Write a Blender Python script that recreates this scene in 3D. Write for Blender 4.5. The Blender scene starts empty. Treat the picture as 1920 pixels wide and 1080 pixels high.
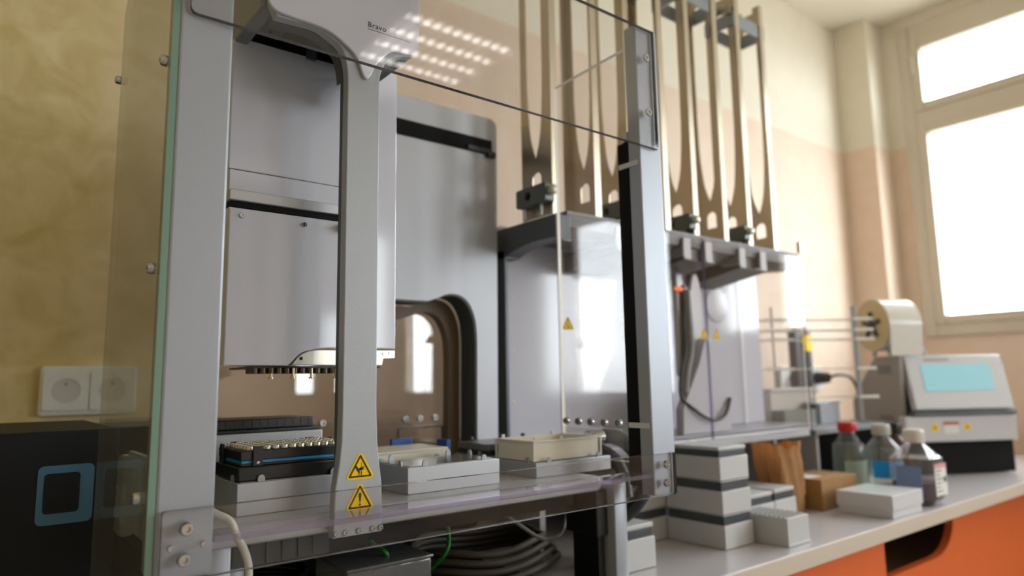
import bpy, bmesh, math, random
from mathutils import Vector, Matrix
random.seed(4)
S = bpy.context.scene
COL = S.collection
PI = math.pi

# ------------------------------------------------------------------ camera, world, light, exposure
cd = bpy.data.cameras.new('camera'); cam = bpy.data.objects.new('camera', cd); COL.objects.link(cam)
cd.sensor_fit = 'HORIZONTAL'; cd.sensor_width = 36.0; cd.lens = 24.234
cd.clip_start = 0.02; cd.clip_end = 60
cd.dof.use_dof = True; cd.dof.focus_distance = 0.74; cd.dof.aperture_fstop = 3.2
_r = Vector((0.78582596, -0.61822256, -0.01668604))
_d = Vector((0.07035828, 0.11617304, -0.99073384))
_f = Vector((0.61443247, 0.77737037, 0.13478887))
M = Matrix((( _r.x, -_d.x, -_f.x, 0), (_r.y, -_d.y, -_f.y, 0), (_r.z, -_d.z, -_f.z, 0), (0, 0, 0, 1)))
cam.matrix_world = Matrix.Translation((0, -0.63, 0.295)) @ M
S.camera = cam
S.view_settings.view_transform = 'Standard'; S.view_settings.look = 'None'
S.view_settings.gamma = 1.0; S.view_settings.use_curve_mapping = False
S.view_settings.exposure = 0.22
S.cycles.transparent_max_bounces = 40
S.cycles.max_bounces = 10
S.cycles.sample_clamp_indirect = 6.0

W = bpy.data.worlds.new('sky'); S.world = W; W.use_nodes = True
_n = W.node_tree.nodes; _l = W.node_tree.links
bg = _n['Background']
tc = _n.new('ShaderNodeTexCoord'); sx = _n.new('ShaderNodeSeparateXYZ'); rm = _n.new('ShaderNodeValToRGB')
rm.color_ramp.elements[0].position = 0.46; rm.color_ramp.elements[0].color = (0.30, 0.31, 0.31, 1)
rm.color_ramp.elements[1].position = 0.52; rm.color_ramp.elements[1].color = (0.90, 0.96, 1.0, 1)
mp = _n.new('ShaderNodeMapRange'); mp.inputs[1].default_value = -1; mp.inputs[2].default_value = 1
_l.new(tc.outputs['Generated'], sx.inputs[0]); _l.new(sx.outputs[2], mp.inputs[0]); _l.new(mp.outputs[0], rm.inputs[0])
_l.new(rm.outputs[0], bg.inputs[0]); bg.inputs[1].default_value = 13.5

def area(name, loc, rot, sx_, sy_, power, col=(1, 1, 1), portal=False):
    L = bpy.data.lights.new(name, 'AREA'); L.shape = 'RECTANGLE'; L.size = sx_; L.size_y = sy_; L.energy = power; L.color = col
    o = bpy.data.objects.new(name, L); COL.objects.link(o); o.location = loc; o.rotation_euler = rot
    if portal: L.cycles.is_portal = True
    return o
# daylight through the four windows of the right-hand wall (light portals in the openings)
WINS = [(-0.72, 0.495, 0.54), (-2.22, -1.42, 0.22), (-4.05, -3.05, 0.22)]
for i, (a, b, s) in enumerate(WINS):
    area('daylight', (3.19, (a + b) / 2, (s + 1.71) / 2), (0, PI / 2, 0), 1.71 - s, b - a, 1.0, portal=True)
for (a, b, h) in ((2.52, 2.70, 0.92), (2.92, 3.14, 1.71)): area('daylight', ((a + b) / 2, -4.985, (0.22 + h) / 2), (PI / 2, 0, PI), b - a, h - 0.22, 1.0, portal=True)
# louvred ceiling lamps: the light of their tubes
LAMPS = [(1.63, -2.00), (-0.6, -1.98), (1.50, -4.0), (-0.6, -4.0)]
for k in range(4):                       # only the lamp nearest the bench is lit
    area('tube_light', (LAMPS[0][0], LAMPS[0][1] - 0.21 + 0.14 * k, 1.836), (0, 0, 0), 0.54, 0.024, 0.45, (1.0, 0.97, 0.93))

# ------------------------------------------------------------------ materials
def lin(r, g, b):
    f = lambda c: (c / 255 / 12.92) if c / 255 <= 0.04045 else ((c / 255 + 0.055) / 1.055) ** 2.4
    return (f(r), f(g), f(b), 1)
MATS = {}
def mat(name, rgb, rough=0.5, metal=0.0, noise=0.0, scale=60.0, bump=0.0, coat=0.0, spec=0.5, bscale=None, aniso=0.0):
    if name in MATS: return MATS[name]
    m = bpy.data.materials.new(name); m.use_nodes = True; nt = m.node_tree; p = nt.nodes['Principled BSDF']
    c = lin(*rgb)
    p.inputs['Base Color'].default_value = c; p.inputs['Roughness'].default_value = rough; p.inputs['Metallic'].default_value = metal
    p.inputs['Coat Weight'].default_value = coat; p.inputs['Coat Roughness'].default_value = 0.05
    p.inputs['Specular IOR Level'].default_value = spec
    t = nt.nodes.new('ShaderNodeTexCoord'); nz = nt.nodes.new('ShaderNodeTexNoise')
    nz.inputs['Scale'].default_value = scale; nz.inputs['Detail'].default_value = 4
    nt.links.new(t.outputs['Object'], nz.inputs['Vector'])
    mx = nt.nodes.new('ShaderNodeMix'); mx.data_type = 'RGBA'
    k = 1 - noise; mx.inputs[6].default_value = (c[0] * k, c[1] * k, c[2] * k, 1); k = 1 + noise
    mx.inputs[7].default_value = (min(c[0] * k, 1), min(c[1] * k, 1), min(c[2] * k, 1), 1)
    nt.links.new(nz.outputs[0], mx.inputs[0]); nt.links.new(mx.outputs[2], p.inputs['Base Color'])
    if bump:
        b = nt.nodes.new('ShaderNodeBump'); b.inputs['Strength'].default_value = bump; b.inputs['Distance'].default_value = 0.002
        n2 = nt.nodes.new('ShaderNodeTexNoise'); n2.inputs['Scale'].default_value = bscale or scale * 4
        nt.links.new(t.outputs['Object'], n2.inputs['Vector'])
        nt.links.new(n2.outputs[0], b.inputs['Height']); nt.links.new(b.outputs[0], p.inputs['Normal'])
    MATS[name] = m; return m

def clear(name, tint, refl=1.0, rough=0.0, haze=0.0, hazecol=(0.8, 0.8, 0.8, 1)):
    """thin clear sheet: tinted see-through plus a mirror layer that grows at grazing angles"""
    if name in MATS: return MATS[name]
    m = bpy.data.materials.new(name); m.use_nodes = True; nt = m.node_tree; N = nt.nodes; L = nt.links
    out = N['Material Output']; N.remove(N['Principled BSDF'])
    tr = N.new('ShaderNodeBsdfTransparent'); tr.inputs[0].default_value = (*tint, 1)
    gl = N.new('ShaderNodeBsdfGlossy'); gl.inputs['Roughness'].default_value = rough
    lw = N.new('ShaderNodeLayerWeight'); lw.inputs[0].default_value = 0.5
    p5 = N.new('ShaderNodeMath'); p5.operation = 'POWER'; p5.inputs[1].default_value = 5
    ma = N.new('ShaderNodeMath'); ma.operation = 'MULTIPLY_ADD'; ma.inputs[1].default_value = 0.94 * refl; ma.inputs[2].default_value = 0.04 * refl
    L.new(lw.outputs['Facing'], p5.inputs[0]); L.new(p5.outputs[0], ma.inputs[0])
    mx = N.new('ShaderNodeMixShader'); L.new(ma.outputs[0], mx.inputs[0]); L.new(tr.outputs[0], mx.inputs[1]); L.new(gl.outputs[0], mx.inputs[2])
    last = mx
    if haze:
        df = N.new('ShaderNodeBsdfDiffuse'); df.inputs[0].default_value = hazecol
        m2 = N.new('ShaderNodeMixShader'); m2.inputs[0].default_value = haze
        L.new(mx.outputs[0], m2.inputs[1]); L.new(df.outputs[0], m2.inputs[2]); last = m2
    L.new(last.outputs[0], out.inputs[0])
    MATS[name] = m; return m

def wallmat(name, low, high, zsplit):
    m = bpy.data.materials.new(name); m.use_nodes = True; nt = m.node_tree; N = nt.nodes; L = nt.links
    p = N['Principled BSDF']; p.inputs['Roughness'].default_value = 0.75
    g = N.new('ShaderNodeNewGeometry'); s = N.new('ShaderNodeSeparateXYZ'); L.new(g.outputs['Position'], s.inputs[0])
    gt = N.new('ShaderNodeMath'); gt.operation = 'GREATER_THAN'; gt.inputs[1].default_value = zsplit; L.new(s.outputs[2], gt.inputs[0])
    nz = N.new('ShaderNodeTexNoise'); nz.inputs['Scale'].default_value = 13; nz.inputs['Detail'].default_value = 6; nz.inputs['Distortion'].default_value = 0.8
    L.new(g.outputs['Position'], nz.inputs['Vector'])
    rp = N.new('ShaderNodeMapRange'); rp.inputs[1].default_value = 0.35; rp.inputs[2].default_value = 0.65; L.new(nz.outputs[0], rp.inputs[0])
    def two(c):
        q = N.new('ShaderNodeMix'); q.data_type = 'RGBA'; a = lin(*c[0]); b = lin(*c[1]); q.inputs[6].default_value = a; q.inputs[7].default_value = b
        L.new(rp.outputs[0], q.inputs[0]); return q
    A = two(low); B = two(high)
    mx = N.new('ShaderNodeMix'); mx.data_type = 'RGBA'; L.new(gt.outputs[0], mx.inputs[0]); L.new(A.outputs[2], mx.inputs[6]); L.new(B.outputs[2], mx.inputs[7])
    yl = N.new('ShaderNodeMapRange'); yl.inputs[1].default_value = 0.36; yl.inputs[2].default_value = 0.14; L.new(s.outputs[0], yl.inputs[0])
    Y = two(((210, 190, 132), (234, 216, 168))); m3 = N.new('ShaderNodeMix'); m3.data_type = 'RGBA'      # ochre sponge paint at the left end
    L.new(yl.outputs[0], m3.inputs[0]); L.new(mx.outputs[2], m3.inputs[6]); L.new(Y.outputs[2], m3.inputs[7])
    L.new(m3.outputs[2], p.inputs['Base Color']); MATS[name] = m; return m

wall_m = wallmat('painted wall', ((234, 211, 190), (238, 217, 198)), ((238, 230, 212), (241, 233, 217)), 1.293)
ceil_m = mat('ceiling paint', (240, 232, 212), 0.8)
floor_m = mat('linoleum', (168, 168, 170), 0.4, noise=0.15, scale=8)
bench_m = mat('worktop laminate', (192, 186, 188), 0.22, noise=0.02, scale=30)
edge_m = mat('worktop edge', (204, 190, 174), 0.4)
orange_m = mat('orange laminate', (226, 104, 42), 0.45, noise=0.05, scale=20)
alu = mat('anodised aluminium', (162, 166, 175), 0.42, 0.35, noise=0.05, scale=420, bump=0.05, bscale=900)
cast_m = mat('silver cast paint', (162, 165, 169), 0.45, 0.25, noise=0.08, scale=500, bump=0.05, bscale=900)
satin = mat('satin silver', (186, 188, 192), 0.34, 0.4, noise=0.02, scale=20)
whiteg = mat('white gloss paint', (206, 207, 218), 0.10, coat=0.15)
whitem = mat('white matt paint', (208, 206, 209), 0.35)
dgray = mat('dark grey paint', (82, 86, 90), 0.35, 0.2)
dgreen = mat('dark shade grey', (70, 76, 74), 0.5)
black = mat('black plastic', (22, 22, 24), 0.35)
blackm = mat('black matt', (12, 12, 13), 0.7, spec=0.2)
navy = mat('navy casing', (13, 18, 27), 0.55, spec=0.3)
steel = mat('polished steel', (200, 202, 206), 0.16, 1.0)
rackst = mat('stainless sheet', (196, 184, 164), 0.3, 0.9)
chrome = mat('chrome', (225, 225, 225), 0.08, 1.0)
brass = mat('nickel brass', (200, 186, 150), 0.25, 1.0)
yellow = mat('warning yellow', (252, 204, 8), 0.6, spec=0.15)
ink = mat('black print', (20, 16, 12), 0.5)
bluep = mat('blue plastic', (30, 72, 150), 0.4)
bluestrip = mat('blue gasket', (32, 140, 205), 0.4)
cream = mat('cream polypropylene', (226, 220, 204), 0.35)
boxtr = mat('frosted polypropylene', (192, 191, 191), 0.4, noise=0.02)
tinted = mat('grey frosted body', (178, 180, 182), 0.3)
lidgray = mat('charcoal band', (70, 74, 78), 0.3)
card = mat('brown cardboard', (158, 118, 70), 0.75, noise=0.06, scale=30)
paper = mat('brown kraft paper', (198, 150, 100), 0.75, noise=0.10, scale=25, bump=0.5, bscale=40)
redcap = mat('red cap', (200, 28, 44), 0.35)
cablew = mat('pale grey cable', (196, 190, 178), 0.45)
green_m = mat('green cable', (20, 110, 40), 0.4)
beige = mat('beige hose', (62, 54, 40), 0.6)
sealergray = mat('sealer grey', (150, 142, 136), 0.45)
sealerlt = mat('sealer light grey', (200, 198, 200), 0.4)
film_m = mat('film roll', (226, 222, 213), 0.25, coat=0.3)
kraftcore = mat('roll end', (196, 176, 130), 0.6)
label_w = mat('white label', (226, 222, 218), 0.5)
label_b = mat('blue label', (40, 160, 205), 0.45)
label_p = mat('pink label', (226, 150, 150), 0.5)
sock_m = mat('socket plastic', (226, 230, 228), 0.3)
winframe = mat('window frame paint', (214, 204, 188), 0.4)
acr = clear('clear acrylic', (0.97, 0.965, 0.965))
acr_s = clear('smoky acrylic', (0.95, 0.93, 0.90), 2.2)
acr_g = clear('green glass', (0.86, 0.88, 0.86), 0.5, 0.0, 0.05, (0.6, 0.58, 0.55, 1))
acr_edge = clear('acrylic edge violet', (0.66, 0.62, 0.76), 1.5, 0.1, 0.22, (0.5, 0.45, 0.62, 1))
acr_edged = mat('acrylic edge dark', (92, 84, 88), 0.2)
acr_edgel = mat('acrylic edge bright', (245, 240, 228), 0.2)
glass_edge = mat('green glass edge', (118, 146, 132), 0.15)
glassb = clear('bottle glass', (0.97, 0.985, 0.98), 1.3, 0.0, 0.03)
liquid = clear('clear liquid', (0.95, 0.97, 0.955), 0.5, 0.0, 0.06, (0.75, 0.8, 0.76, 1))
amber = clear('amber glass', (0.42, 0.2, 0.12), 1.3, 0.0, 0.06, (0.2, 0.09, 0.05, 1))
petb = clear('clear plastic bottle', (0.95, 0.93, 0.94), 1.3, 0.0, 0.06)
pane_m = clear('window glass', (0.97, 0.98, 0.98), 0.8)
def emit(name, rgb, s):
    m = bpy.data.materials.new(name); m.use_nodes = True; p = m.node_tree.nodes['Principled BSDF']
    p.inputs['Base Color'].default_value = lin(*rgb); p.inputs['Emission Color'].default_value = lin(*rgb); p.inputs['Emission Strength'].default_value = s
    MATS[name] = m; return m
tube_m = emit('lit tube', (255, 246, 232), 4.5)
screen_m = emit('lit screen', (130, 180, 190), 0.35)
led_m = emit('orange lamp', (235, 110, 50), 0.8)

# ------------------------------------------------------------------ mesh helpers
class MB:
    def __init__(s): s.bm = bmesh.new(); s.mi = 0; s.round = False
    def _merge(s, t, mtx=None):
        if mtx is not None: bmesh.ops.transform(t, matrix=mtx, verts=t.verts)
        vm = {}
        for v in t.verts: vm[v] = s.bm.verts.new(v.co)
        for f in t.faces:
            try:
                nf = s.bm.faces.new([vm[v] for v in f.verts]); nf.material_index = f.material_index if f.material_index else s.mi
            except ValueError: pass
        t.free(); return s
    def box(s, x0, x1, y0, y1, z0, z1, b=0.0, seg=2, mtx=None, taper=None):
        t = bmesh.new()
        vs = [t.verts.new((x, y, z)) for x in (x0, x1) for y in (y0, y1) for z in (z0, z1)]
        if taper:      # shrink of the top (dx, dy)
            for v in vs:
                if v.co.z == z1:
                    v.co.x += taper[0] * (1 if v.co.x == x0 else -1); v.co.y += taper[1] * (1 if v.co.y == y0 else -1)
        for q in ((0, 1, 3, 2), (4, 6, 7, 5), (0, 4, 5, 1), (2, 3, 7, 6), (0, 2, 6, 4), (1, 5, 7, 3)): t.faces.new([vs[i] for i in q])
        if b: bmesh.ops.bevel(t, geom=t.edges[:], offset=b, segments=seg, profile=0.5, affect='EDGES')
        return s._merge(t, mtx)
    def cyl(s, p0, p1, r0, r1=None, n=20, cap=True):
        s.round = True; r1 = r0 if r1 is None else r1; p0 = Vector(p0); p1 = Vector(p1); d = (p1 - p0)
        q = d.to_track_quat('Z', 'Y').to_matrix(); t = bmesh.new()
        a = []; c = []
        for i in range(n):
            w = 2 * PI * i / n; o = q @ Vector((math.cos(w), math.sin(w), 0))
            a.append(t.verts.new(p0 + o * r0)); c.append(t.verts.new(p1 + o * r1))
        for i in range(n): t.faces.new((a[i], a[(i + 1) % n], c[(i + 1) % n], c[i]))
        if cap: t.faces.new(a[::-1]); t.faces.new(c)
        return s._merge(t)
    def lathe(s, prof, center=(0, 0, 0), axis=(0, 0, 1), n=32, sq=0.0, ang=0.0):
        """prof: (r, h); sq blends the round towards a rounded square"""
        s.round = True; q = Vector(axis).to_track_quat('Z', 'Y').to_matrix(); c = Vector(center); t = bmesh.new(); rings = []
        for (r, h) in prof:
            ring = []
            for i in range(n):
                w = 2 * PI * i / n; k = 1.0
                if sq: e = 2 + 6 * sq; k = 1 / ((abs(math.cos(w)) ** e + abs(math.sin(w)) ** e) ** (1 / e))
                ring.append(t.verts.new(c + q @ Vector((r * k * math.cos(w + ang), r * k * math.sin(w + ang), h))))
            rings.append(ring)
        for a, b in zip(rings, rings[1:]):
            for i in range(n): t.faces.new((a[i], a[(i + 1) % n], b[(i + 1) % n], b[i]))
        if prof[0][0] > 1e-6: t.faces.new(rings[0][::-1])
        if prof[-1][0] > 1e-6: t.faces.new(rings[-1])
        bmesh.ops.remove_doubles(t, verts=t.verts, dist=1e-7)
        return s._merge(t)
    def tube(s, pts, r, n=10, smooth=6):
        s.round = True; P = [Vector(p) for p in pts]
        if smooth and len(P) > 2:
            Q = []
            for i in range(len(P) - 1):
                a = P[max(i - 1, 0)]; b = P[i]; c = P[i + 1]; d = P[min(i + 2, len(P) - 1)]
                for k in range(smooth):
                    u = k / smooth
                    Q.append(0.5 * ((2 * b) + (c - a) * u + (2 * a - 5 * b + 4 * c - d) * u * u + (3 * b - a - 3 * c + d) * u ** 3))
            Q.append(P[-1]); P = Q
        t = bmesh.new(); rings = []; up = Vector((0.3, 0.2, 1)).normalized()
        for i, p in enumerate(P):
            d = (P[min(i + 1, len(P) - 1)] - P[max(i - 1, 0)]).normalized()
            x = d.cross(up)
            if x.length < 1e-4: x = d.cross(Vector((1, 0, 0)))
            x.normalize(); y = x.cross(d).normalized(); up = y
            rings.append([t.verts.new(p + x * r * math.cos(2 * PI * k / n) + y * r * math.sin(2 * PI * k / n)) for k in range(n)])
        for a, b in zip(rings, rings[1:]):
            for k in range(n): t.faces.new((a[k], a[(k + 1) % n], b[(k + 1) % n], b[k]))
        t.faces.new(rings[0][::-1]); t.faces.new(rings[-1])
        bmesh.ops.recalc_face_normals(t, faces=t.faces)
        return s._merge(t)
    def prism(s, poly, lo, hi, plane='xz', bev=0.0):
        """solid from an outline in a plane, between lo and hi along the third axis"""
        t = bmesh.new(); mp = {'xz': lambda a, b, h: (a, h, b), 'yz': lambda a, b, h: (h, a, b), 'xy': lambda a, b, h: (a, b, h)}[plane]
        A = [t.verts.new(mp(a, b, lo)) for a, b in poly]; B = [t.verts.new(mp(a, b, hi)) for a, b in poly]; n = len(poly)
        fa = t.faces.new(A); fb = t.faces.new(B[::-1])
        for i in range(n): t.faces.new((A[i], B[i], B[(i + 1) % n], A[(i + 1) % n]))
        bmesh.ops.recalc_face_normals(t, faces=t.faces)
        if bev:
            es = [e for e in t.edges if (e.verts[0] in A and e.verts[1] in A) or (e.verts[0] in B and e.verts[1] in B)]
            bmesh.ops.bevel(t, geom=es, offset=bev, segments=2, profile=0.5, affect='EDGES')
        return s._merge(t)
    def mesh(s, me):
        t = bmesh.new(); t.from_mesh(me); bpy.data.meshes.remove(me); return s._merge(t)

def cut_plate(polys, lo, hi, plane='xz'):
    """plate with holes: first outline is the rim, the others are openings"""
    cu = bpy.data.curves.new('outline', 'CURVE'); cu.dimensions = '2D'; cu.fill_mode = 'BOTH'; cu.extrude = abs(hi - lo) / 2
    for P in polys:
        sp = cu.splines.new('POLY'); sp.points.add(len(P) - 1)
        for q, (a, b) in zip(sp.points, P): q.co = (a, b, 0, 1)
        sp.use_cyclic_u = True
    o = bpy.data.objects.new('outline', cu); COL.objects.link(o)
    dg = bpy.context.evaluated_depsgraph_get(); me = bpy.data.meshes.new_from_object(o.evaluated_get(dg))
    bpy.data.objects.remove(o); bpy.data.curves.remove(cu)
    mid = (lo + hi) / 2
    for v in me.vertices:
        a, b, c = v.co
        v.co = {'xz': (a, mid - c, b), 'yz': (mid + c, a, b), 'xy': (a, b, mid + c)}[plane]
    mb = MB(); mb.mesh(me)
    bmesh.ops.remove_doubles(mb.bm, verts=mb.bm.verts, dist=1e-6)
    bmesh.ops.recalc_face_normals(mb.bm, faces=mb.bm.faces)
    return mb

BASE = {}
def root_of(o):
    while o.parent: o = o.parent
    return o
def obj(name, mb, m, parent=None, smooth=True, ang=None):
    ang = ang or (46 if mb.round else 20); bm = mb.bm; off = BASE.get(root_of(parent).name, Vector((0, 0, 0))) if parent else Vector((0, 0, 0))
    if parent is None:
        lo = Vector((min(v.co.x for v in bm.verts), min(v.co.y for v in bm.verts), min(v.co.z for v in bm.verts)))
        hi = Vector((max(v.co.x for v in bm.verts), max(v.co.y for v in bm.verts), max(v.co.z for v in bm.verts)))
        off = Vector(((lo.x + hi.x) / 2, (lo.y + hi.y) / 2, lo.z))
    bmesh.ops.translate(bm, verts=bm.verts, vec=-off)
    me = bpy.data.meshes.new(name); bm.to_mesh(me); bm.free()
    for q in (m if isinstance(m, (list, tuple)) else [m]): me.materials.append(q)
    if smooth:
        me.polygons.foreach_set('use_smooth', [True] * len(me.polygons)); me.set_sharp_from_angle(angle=math.radians(ang))
    o = bpy.data.objects.new(name, me); COL.objects.link(o)
    if parent: o.parent = parent
    else: o.location = off; BASE[o.name] = off
    return o
def thing(name, label, cat, loc=(0, 0, 0), group=None):
    o = bpy.data.objects.new(name, None); COL.objects.link(o); o.location = loc; o.empty_display_size = 0.02
    o['label'] = label; o['category'] = cat
    if group: o['group'] = group
    BASE[o.name] = Vector(loc); return o
def tag(o, label, cat, group=None):
    o['label'] = label; o['category'] = cat
    if group: o['group'] = group
    return o
def struct(name, mb, m, smooth=False):
    o = obj(name, mb, m, None, smooth); o['kind'] = 'structure'; return o
def copy_tree(o, parent=None, d=None, label=None):
    c = o.copy(); COL.objects.link(c)
    if parent: c.parent = parent
    else:
        c.location = o.location + Vector(d); BASE[c.name] = BASE[o.name] + Vector(d)
        if label: c['label'] = label
    for ch in list(o.children): copy_tree(ch, c)
    return c
def box(*a, **k): return MB().box(*a, **k)
def arc(cx, cz, r, a0, a1, n=8, ry=None):
    ry = r if ry is None else ry
    return [(cx + r * math.cos(math.radians(a0 + (a1 - a0) * i / n)), cz + ry * math.sin(math.radians(a0 + (a1 - a0) * i / n))) for i in range(n + 1)]
def rrect(x0, x1, z0, z1, r, n=5):
    return arc(x1 - r, z0 + r, r, -90, 0, n) + arc(x1 - r, z1 - r, r, 0, 90, n) + arc(x0 + r, z1 - r, r, 90, 180, n) + arc(x0 + r, z0 + r, r, 180, 270, n)
def bez(p, n=6):
    """smooth (Catmull-Rom) open path through 2-D points"""
    out = []
    for i in range(len(p) - 1):
        a = Vector(p[max(i - 1, 0)]); b = Vector(p[i]); c = Vector(p[i + 1]); d = Vector(p[min(i + 2, len(p) - 1)])
        for k in range(n):
            u = k / n; q = 0.5 * ((2 * b) + (c - a) * u + (2 * a - 5 * b + 4 * c - d) * u * u + (3 * b - a - 3 * c + d) * u ** 3); out.append((q.x, q.y))
    out.append(tuple(p[-1])); return out
def sheet(poly, lo, hi, plane='xz'):
    """clear sheet: faces slot 0, cut edges slot 1"""
    mb = MB().prism(poly, lo, hi, plane); ax = {'xz': 1, 'yz': 0, 'xy': 2}[plane]
    mb.bm.normal_update()
    for f in mb.bm.faces: f.material_index = 0 if abs(f.normal[ax]) > 0.9 else 1
    return mb
def screw(name, p, axis, r, parent, m=steel, h=0.003, n=16):
    p = Vector(p); a = Vector(axis); mb = MB()
    mb.lathe([(0.0, 0), (r, 0), (r, h * 0.6), (r * 0.82, h), (r * 0.5, h), (r * 0.46, h * 0.35), (0, h * 0.35)], p, a, n)
    return obj(name, mb, m, parent)

# ------------------------------------------------------------------ the room
struct('floor', box(-2.3, 3.3, -5.1, 0.9, -0.95, -0.90), floor_m)
struct('ceiling', box(-2.3, 3.3, -5.1, 0.9, 1.88, 1.95), ceil_m)
struct('wall_back', box(-2.3, 3.3, 0.80, 0.9, -0.9, 1.88), wall_m)
struct('wall_left', box(-2.3, -2.2, -5.0, 0.8, -0.9, 1.88), wall_m)
wf = MB(); FW = [(2.52, 2.70, 0.92), (2.92, 3.14, 1.71)]               # a low and a tall narrow window at the far end of the room
wf.box(-2.2, 2.48, -5.1, -5.0, -0.9, 1.88); wf.box(2.74, 2.88, -5.1, -5.0, -0.9, 1.88); wf.box(3.18, 3.2, -5.1, -5.0, -0.9, 1.88)
for a, b, h in FW: wf.box(a - 0.04, b + 0.04, -5.1, -5.0, -0.9, 0.18); wf.box(a - 0.04, b + 0.04, -5.1, -5.0, h + 0.04, 1.88)
struct('wall_front', wf, wall_m)
for k, (a, b, h) in enumerate(FW):
    fr = MB()
    for q in ((a - 0.04, a, 0.18, h + 0.04), (b, b + 0.04, 0.18, h + 0.04), (a, b, 0.18, 0.22), (a, b, h, h + 0.04)): fr.box(q[0], q[1], -5.06, -4.99, q[2], q[3], 0.003)
    w = struct('window_%d' % (k + 4), fr, winframe, True)
    obj('pane', box(a, b, -5.03, -5.024, 0.22, h), pane_m, w, False)
wr = MB(); prev = 0.80
for (a, b, s) in WINS:                                   # right wall: piers, sills and lintels round the openings
    lo, hi = a - 0.09, b + 0.09
    wr.box(3.2, 3.3, hi, prev, -0.9, 1.88); wr.box(3.2, 3.3, lo, hi, -0.9, s - 0.09); wr.box(3.2, 3.3, lo, hi, 1.835, 1.88); prev = lo
wr.box(3.2, 3.3, -5.0, prev, -0.9, 1.88)
struct('wall_right', wr, wall_m)
struct('trim_1', box(3.05, 3.2, 0.655, 0.80, -0.9, 1.88), wall_m)          # pilaster in the corner
for k, (a, b, s) in enumerate(WINS):
    lo, hi = a - 0.088, b + 0.088; zt = 1.833; zb = s - 0.088
    fr = MB(); e = 0.006
    for (y0, y1, z0, z1) in ((hi - 0.05, hi, zb, zt), (lo, lo + 0.05, zb, zt), (lo + 0.05, hi - 0.05, 1.746, zt), (lo + 0.05, hi - 0.05, zb, zb + 0.052), (lo + 0.05, hi - 0.05, 1.363, 1.434)):
        fr.box(3.185, 3.275, y0, y1, z0, z1, 0.005)
    w = struct('window_%d' % (k + 1), fr, winframe, True)
    off = BASE[w.name]
    mid = (a + b) / 2; panes = []
    cols = ((a, b),) if b - a < 0.9 else ((a, mid - 0.045), (mid + 0.045, b))
    for (ya, yb) in cols:
        for (za, zc) in ((s, 1.327), (1.47, 1.71)):
            f2 = MB(); x0, x1 = 3.178, 3.235; ee = 0.037
            f2.box(x0, x1, ya - ee, ya, za - ee, zc + ee, 0.004); f2.box(x0, x1, yb, yb + ee, za - ee, zc + ee, 0.004)
            f2.box(x0, x1, ya, yb, zc, zc + ee, 0.004); f2.box(x0, x1, ya, yb, za - ee, za, 0.004)
            s_ = obj('sash', f2, winframe, w); obj('pane', box(3.205, 3.211, ya - 0.004, yb + 0.004, za - 0.004, zc + 0.004), pane_m, s_, False)
        hb = MB().cyl((3.172, yb + 0.03, 1.60), (3.172, yb + 0.03, 1.68), 0.008); obj('hinge', hb, winframe, w)
# louvred ceiling lamps
for i, (x, y) in enumerate(LAMPS):
    t = thing('ceiling_lamp', ('square louvred ceiling lamp nearest the bench, towards the windows', 'square louvred ceiling lamp over the left side of the room, near the bench', 'square louvred ceiling lamp at the far end by the windows', 'square louvred ceiling lamp at the far end away from the windows')[i], 'ceiling lamp', (x, y, 1.81), 'louvred ceiling lamps')
    fr = MB(); h = 0.31
    fr.box(x - h, x + h, y - h, y - h + 0.02, 1.81, 1.878); fr.box(x - h, x + h, y + h - 0.02, y + h, 1.81, 1.878)
    fr.box(x - h, x - h + 0.02, y - h, y + h, 1.81, 1.878); fr.box(x + h - 0.02, x + h, y - h, y + h, 1.81, 1.878); fr.box(x - h, x + h, y - h, y + h, 1.872, 1.878)
    obj('housing', fr, whitem, t, False)
    for k in range(4): obj('tube', MB().cyl((x - 0.27, y - 0.21 + 0.14 * k, 1.85), (x + 0.27, y - 0.21 + 0.14 * k, 1.85), 0.012, n=12), tube_m, t)
    lv = MB()
    for k in range(1, 12): lv.box(x - h + k * 0.0517 - 0.001, x - h + k * 0.0517 + 0.001, y - h + 0.02, y + h - 0.02, 1.815, 1.835)
    for k in (1, 2, 3): lv.box(x - h + 0.02, x + h - 0.02, y - 0.28 + k * 0.14 - 0.001, y - 0.28 + k * 0.14 + 0.001, 1.815, 1.835)
    obj('louvre', lv, satin, t, False)

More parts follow.
